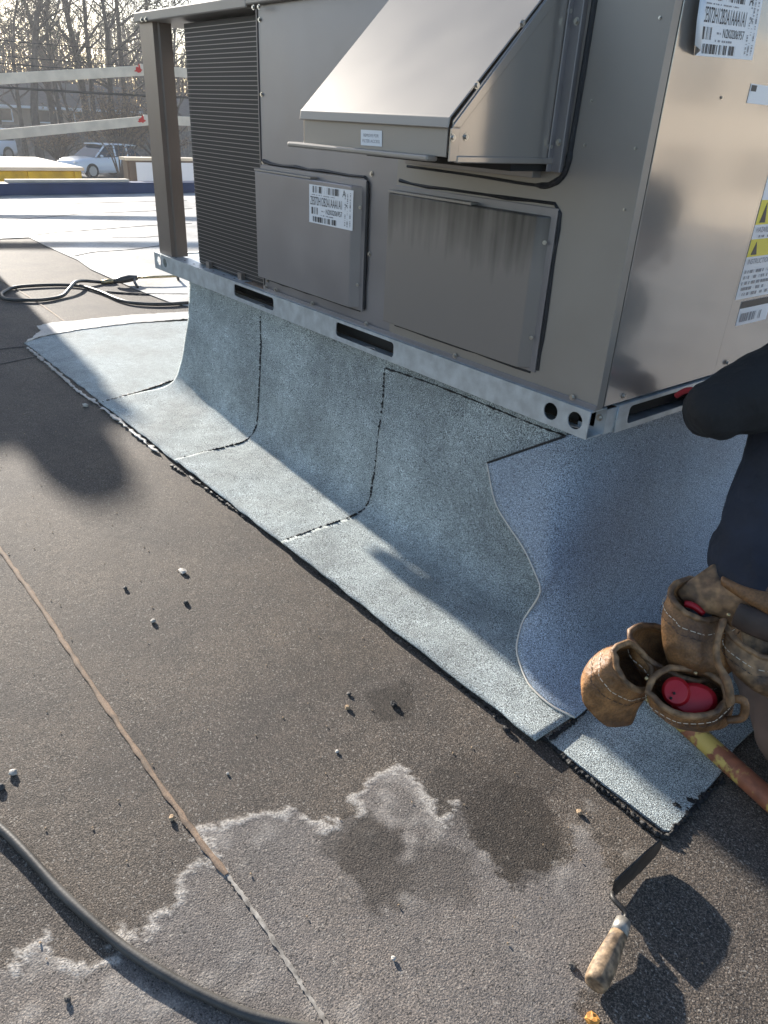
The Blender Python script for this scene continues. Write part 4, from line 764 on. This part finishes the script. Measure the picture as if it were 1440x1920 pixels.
# cars
def car(front, rear, label):
    f, r_ = np.array(front[:2]), np.array(rear[:2]); d = f - r_; wb = np.linalg.norm(d); d = d / wb; k = wb / 2.7; sdv = np.array([-d[1], d[0]]); c0 = (f + r_) / 2
    t = thing('parked_car', label, 'car', (c0[0], c0[1], -2.3), 'cars parked beyond the roof')
    # the wheels given are those on the camera side: find which side the camera lies
    if (C[:2] - c0) @ sdv < 0: sdv = -sdv
    ctr = c0 - sdv * .78 * k
    T = lambda u, w, z: (ctr[0] + d[0] * u * k + sdv[0] * w * k, ctr[1] + d[1] * u * k + sdv[1] * w * k, -2.3 + z * k)
    secs = [(-2.2, .55, .95, .72), (-2.05, .32, 1.05, .86), (-1.3, .26, 1.06, .90), (0, .24, 1.02, .91), (1.0, .26, 1.00, .90), (1.75, .28, .93, .87), (2.15, .36, .78, .74), (2.25, .45, .65, .60)]
    P = []
    for u, z0, z1, w in secs: P.append([T(u, a * w, zz) for a, zz in ((-.9, z0), (-1, (z0 + .12)), (-1, z1 - .18), (-.94, z1 - .03), (-.6, z1), (.6, z1), (.94, z1 - .03), (1, z1 - .18), (1, z0 + .12), (.9, z0))])
    mb = MB().grid(P); n_ = 10; mb.f += [tuple(range(n_)), tuple(range((len(secs) - 1) * n_, len(secs) * n_))]; mb.build('body', 'car_white', t, smooth=True, bevel=.03)
    def house(u0, u1, u2, u3, z0, z1, w0, w1, nm, m_):
        q = [T(u0, w0, z0), T(u3, w0, z0), T(u3, -w0, z0), T(u0, -w0, z0), T(u1, w1, z1), T(u2, w1, z1), T(u2, -w1, z1), T(u1, -w1, z1)]
        return MB().add(q, [(0, 1, 5, 4), (1, 2, 6, 5), (2, 3, 7, 6), (3, 0, 4, 7), (4, 5, 6, 7)]).build(nm, m_, t, bevel=.04)
    house(-2.0, -1.35, .25, 1.05, 1.0, 1.52, .86, .68, 'window', 'car_glass')
    MB().grid([[T(u, w, 1.60 - .05 * abs(w) - .06 * max(0, u - .1) ** 2 - .05 * max(0, -u - .9)) for w in (-.72, -.4, 0, .4, .72)] for u in (-1.75, -1.3, -.6, 0, .4)]).build('roof_panel', 'car_white', t, smooth=True, solid=.05)
    for u in (-1.05, -.25): MB().prism([T(u - .05, .80, 1.02), T(u + .05, .80, 1.02), T(u + .03, .70, 1.54), T(u - .05, .70, 1.54)], (sdv[0] * .05, sdv[1] * .05, 0)).build('pillar', 'car_white', t)
    MB().prism([T(1.02, .86, 1.0), T(1.10, .86, 1.0), T(.36, .72, 1.55), T(.25, .72, 1.55)], (sdv[0] * .04, sdv[1] * .04, 0)).build('pillar', 'car_white', t)
    for u in (-1.35, 1.35):
        for w in (-.80, .80):
            c_ = np.array(T(u, w, .36)); ax_ = np.array([sdv[0], sdv[1], 0]) * (1 if w > 0 else -1)
            wh = MB().tube([c_ - ax_ * .11 * k, c_ + ax_ * .12 * k], .36 * k, 22).build('wheel', 'tyre', t); MB().tube([c_ + ax_ * .10 * k, c_ + ax_ * .135 * k], .24 * k, 10).build('rim', 'rim', wh)
    for w in (-.62, .62): MB().blob(T(2.08, w, .74), .13, .13, .06, 2, 8, 6, 0).build('headlight', 'lamp_glass', t, smooth=True); MB().blob(T(-2.12, w * 1.1, .88), .08, .08, .09, 2, 8, 6, 0).build('tail_light', 'tail_red', t, smooth=True)
    MB().blob(T(.75, .98, 1.05), .09, .09, .07, 1, 8, 6, 0).build('mirror', 'car_white', t, smooth=True)
    return t
car(G(173, 335, -2.3), G(250, 332, -2.3), 'white sport utility car parked behind the thin bare stems')
car(G(-62, 306, -2.3), G(15, 303, -2.3), 'white car cut off by the left edge above the yellow dumpster')
# fence
fn = thing('board_fence', 'weathered grey vertical board fence behind the parked cars', 'fence', (-60, 20, -2.3)); mb = MB(); r_ = random.Random(2); y = -6.
while y < 46: w = r_.uniform(.17, .2); mb.box(-60 - r_.uniform(0, .02), -59.97, y, y + w, -2.3, -.45 + r_.uniform(-.04, .04)); y += w + .02
o = mb.build('boards', 'fence_wood', fn); o['kind'] = 'stuff'; MB().box(-60.1, -60.03, -6, 46, -1.0, -.9).build('stringer', 'fence_wood', fn)
# houses
def house(loc, lx, ly, h, rh, label, side=1):
    t = thing('house', label, 'house', loc); x, y, z = loc
    MB().box(x - lx / 2, x + lx / 2, y - ly / 2, y + ly / 2, z, z + h).build('wall', 'house_wall', t)
    e = .6; rf = MB().prism([(x - lx / 2 - e, y - ly / 2 - e, z + h - .15), (x + lx / 2 + e, y - ly / 2 - e, z + h - .15), (x, y - ly / 2 - e, z + h + rh)], (0, ly + 2 * e, 0)).build('roof', 'house_roof', t)
    MB().box(x + lx / 2 + e - .02, x + lx / 2 + e + .05, y - ly / 2 - e, y + ly / 2 + e, z + h - .3, z + h - .1).build('fascia', 'panel_white', rf)
    for q in np.arange(-ly / 2 + 1.5, ly / 2 - 1, 3.2):
        wn = MB().box(x + lx / 2, x + lx / 2 + .05, y + q, y + q + 1.2, z + 1.0, z + 2.1).build('window', 'panel_white', t); MB().box(x + lx / 2 + .05, x + lx / 2 + .07, y + q + .1, y + q + 1.1, z + 1.1, z + 2.0).build('pane', 'window_dark', wn)
    return t
house((-80, 22, -1.6), 9, 17, 2.4, 1.9, 'low tan house with pale roof behind the trees')
house((-72, 36.5, -2.0), 8, 9, 2.6, 1.5, 'low house with white fascia half hidden by the unit')
# cables
for i, (a, b2, r_, lab) in enumerate((((0, 163), (340, 182), .05, 'thick black cable crossing between the two timber rails'), ((0, 75), (260, 95), .018, 'uppermost thin overhead wire in front of the trees'), ((0, 104), (270, 124), .018, 'thin overhead wire second from the top'), ((0, 118), (270, 137), .022, 'thin overhead wire just above the upper timber rail'))):
    p, q = S(*a, -35.), S(*b2, -35.); e = (q - p) / (q[1] - p[1]); pts = [p + e * (y - p[1]) + A_(0, 0, .0012 * (y - 12) ** 2 - .03) for y in np.linspace(-24, 48, 40)]
    tag(MB().tube(pts, r_, 6).build('overhead_cable', 'cable', None, smooth=True), lab, 'cable', 'overhead cables')
for y in (-24, 48): tag(MB().tube([(-35, y, -2.35), (-35, y, 8)], [.16, .11], 12).build('utility_pole', 'bark', None, smooth=True), 'utility pole carrying the cables, %s of the picture' % ('left' if y < 0 else 'right'), 'pole', 'utility poles')
# trees
def tree(base, h, label, seed, r0=.22, lean=(0, 0), evergreen=0., fork=.35, dens=1.):
    r_ = random.Random(seed); t = thing('tree', label, 'tree', base, 'trees beyond the fence'); trunk = MB(); tw = MB(); nd = MB()
    def branch(p, d, L, r, lev):
        n_ = 5 if lev < 2 else 3; pts = [p]; q = p
        for i in range(n_):
            d = (d + Vector((r_.gauss(0, .09 + .05 * lev), r_.gauss(0, .09 + .05 * lev), r_.gauss(.03, .05)))).normalized(); q = q + d * (L / n_); pts.append(q)
        (trunk if lev < 2 else tw).tube(pts, [max(.008, r * (1 - .75 * i / n_)) for i in range(n_ + 1)], 7 if lev == 0 else (5 if lev == 1 else 3), cap=False)
        if lev >= 3 or L < .35:
            if evergreen and r_.random() < evergreen:
                for _ in range(7):
                    c_ = pts[-1] + Vector((r_.gauss(0, .22), r_.gauss(0, .22), r_.gauss(0, .12))); a = Vector((r_.gauss(0, .16), r_.gauss(0, .16), r_.gauss(0, .05))); b_ = Vector((r_.gauss(0, .16), r_.gauss(0, .16), r_.gauss(0, .05))); nd.add([c_, c_ + a, c_ + b_], [(0, 1, 2)])
            return
        k = int((13 if lev == 0 else 8 if lev == 1 else 6) * dens)
        for i in range(k):
            f_ = fork + (1 - fork) * (i + r_.random()) / k if lev == 0 else .25 + .75 * r_.random(); j = min(n_ - 1, int(f_ * n_)); s_ = pts[j] + (pts[j + 1] - pts[j]) * (f_ * n_ - j)
            a = r_.random() * 6.283; side = Vector((math.cos(a), math.sin(a), r_.uniform(.2, .9) if not evergreen else r_.uniform(-.1, .4))).normalized()
            branch(s_, (d * r_.uniform(.2, .8) + side).normalized(), L * r_.uniform(.3, .5), r * (1 - .7 * f_) * r_.uniform(.35, .55), lev + 1)
    branch(Vector(base), Vector((lean[0], lean[1], 1)).normalized(), h, r0, 0)
    trunk.build('trunk', 'bark', t, smooth=True, fix=False); c_ = tw.build('crown', 'twig', t, fix=False)
    if nd.f: nd.build('needles', 'needle', c_, fix=False)
    return t
TR = [((66, 235), -57, 14, .30, (.02, .03), .0, .4, 'thick dark bare trunk standing left of the forked trees'), ((160, 200), -63, 15, .34, (0, -.02), 0, .4, 'tall thick bare trunk, left one of a close pair'), ((172, 200), -62, 14, .24, (0, .05), 0, .4, 'slimmer bare trunk, right one of a close pair'), ((200, 205), -60, 13, .26, (0, .04), .35, .3, 'forked dark tree in front of the low house'), ((117, 232), -58, 12, .20, (0, -.06), .0, .25, 'thin leaning tree between the thick trunks'), ((40, 232), -58.5, 10, .18, (0, -.1), .0, .2, 'low spreading bare tree near the left edge'), ((100, 215), -68, 15, .3, (0, .02), .8, .25, 'pine with sparse olive needles behind the bare trees'), ((235, 215), -66, 15, .3, (0, 0), .8, .2, 'pine with olive needles beside the unit post'), ((-5, 225), -62, 13, .24, (0, .06), .5, .25, 'bare tree cut off by the left edge'), ((320, 225), -60, 11, .18, (0, -.02), 0, .2, 'pale slim tree seen between post and coil'), ((135, 230), -61, 9, .14, (0, .05), .0, .2, 'slender sapling in front of the tall pair'), ((270, 215), -70, 14, .28, (0, 0), .3, .25, 'bare tree just behind the unit post')]
for i, (px, xd, h, r0, ln_, ev, fk, lab) in enumerate(TR):
    p = S(px[0], px[1], float(xd)); tree((p[0], p[1], -2.32), h, lab, 40 + i, r0, ln_, ev, fk)
# far wood: one mass of twigs and stems
mb = MB(); r_ = random.Random(9)
for i in range(1500):
    x = r_.uniform(-120, -84); y = 10 + r_.uniform(-22, 70); h = r_.uniform(6, 17); p = Vector((x, y, -2.4)); mb.tube([p, p + Vector((r_.gauss(0, .5), r_.gauss(0, .5), h * .5)), p + Vector((r_.gauss(0, 1), r_.gauss(0, 1), h))], [.09, .06, .02], 3, cap=False)
    for _ in range(12):
        s_ = p + Vector((0, 0, h * r_.uniform(.25, .95))); e = s_ + Vector((r_.gauss(0, 1.3), r_.gauss(0, 1.3), r_.uniform(.3, 2.))); mb.tube([s_, e], [.04, .012], 3, cap=False)
o = mb.build('far_wood', 'twig', fix=False); o['kind'] = 'stuff'; o['label'] = 'far mass of bare brown woodland'; o['category'] = 'woodland'
# shrub with dry leaves in front of the car
def shrub(px, zb, xd, h, sp, label, seed, n_=34, leaves=1500):
    r_ = random.Random(seed); b_ = S(px[0], px[1], xd); base = Vector((b_[0], b_[1], -2.32)); t = thing('shrub', label, 'shrub', base); tw = MB(); lf = MB()
    for i in range(n_):
        a = r_.random() * 6.283; sprd = r_.random() ** .6 * sp; e = base + Vector((math.cos(a) * sprd, math.sin(a) * sprd, h * (1 - .35 * (sprd / sp) ** 2) * r_.uniform(.65, 1))); md = base.lerp(e, .45) + Vector((0, 0, .35)); pts = [base, md, e]
        tw.tube(smoothpts(pts, 3), [.05, .045, .04, .03, .022, .015, .01], 4, cap=False)
        for _ in range(9):
            s_ = md.lerp(e, r_.random()); q = s_ + Vector((r_.gauss(0, .35), r_.gauss(0, .35), r_.gauss(.25, .25))); tw.tube([s_, q], [.014, .006], 3, cap=False)
            for _ in range(leaves // (n_ * 9)):
                c_ = s_.lerp(q, r_.random()) + Vector((r_.gauss(0, .12), r_.gauss(0, .12), r_.gauss(0, .12))); lf.add([c_, c_ + Vector((r_.gauss(0, .05), r_.gauss(0, .05), r_.gauss(0, .05))), c_ + Vector((r_.gauss(0, .05), r_.gauss(0, .05), r_.gauss(0, .05)))], [(0, 1, 2)])
    tw.build('stems', 'twig', t, fix=False); o = lf.build('leaves', 'leaf_tan', t, fix=False); o['kind'] = 'stuff'
shrub((225, 300), 0, -47., 4.6, 3.4, 'broad bare shrub with tan dry leaves rising behind the white car', 5, 60, 9000)
shrub((226, 330), 0, -38.5, 3.0, .9, 'thin bare stems standing in front of the white car', 8, 6, 60)
shrub((110, 300), 0, -52., 2.2, 2.0, 'low brown shrub left of the white car', 6, 30, 2500)
shrub((300, 300), 0, -50., 3.4, 2.2, 'brown shrub right of the white car beside the unit post', 7, 34, 3000)
# cream building across the street behind the camera side (mirrored in the glossy end panel)
nb = thing('neighbour_building', 'sunlit cream building with dark windows standing opposite the end panel', 'building', (13, 26, -2.3)); MB().box(13, 22, 8, 48, -2.3, 3.6).build('wall', 'cream_wall', nb); MB().box(12.8, 22.2, 7.8, 48.2, 3.6, 3.9).build('cornice', 'lid_cream', nb)
for y in np.arange(10, 46, 5.2):
    for z in (-.6, 1.9): wn = MB().box(12.94, 13, y, y + 2.6, z, z + 1.4).build('window', 'frame_brown', nb); MB().box(12.92, 12.94, y + .15, y + 2.45, z + .12, z + 1.28).build('pane', 'window_dark', wn)
# thin air between here and the trees
hz = bpy.data.materials.new('haze_air'); hz.use_nodes = True; hn = hz.node_tree.nodes; hn.remove(hn['Principled BSDF']); pv = hn.new('ShaderNodeVolumePrincipled'); pv.inputs['Density'].default_value = .0011; pv.inputs['Color'].default_value = (.9, .92, .95, 1); pv.inputs['Anisotropy'].default_value = .3; hz.node_tree.links.new(pv.outputs[0], hn['Material Output'].inputs['Volume']); MATS['haze'] = hz
o = MB().box(-160, 60, -70, 110, -3.4, 17).build('haze', 'haze'); o['kind'] = 'stuff'
for o in bpy.data.objects:
    if '_base' in o: del o['_base']
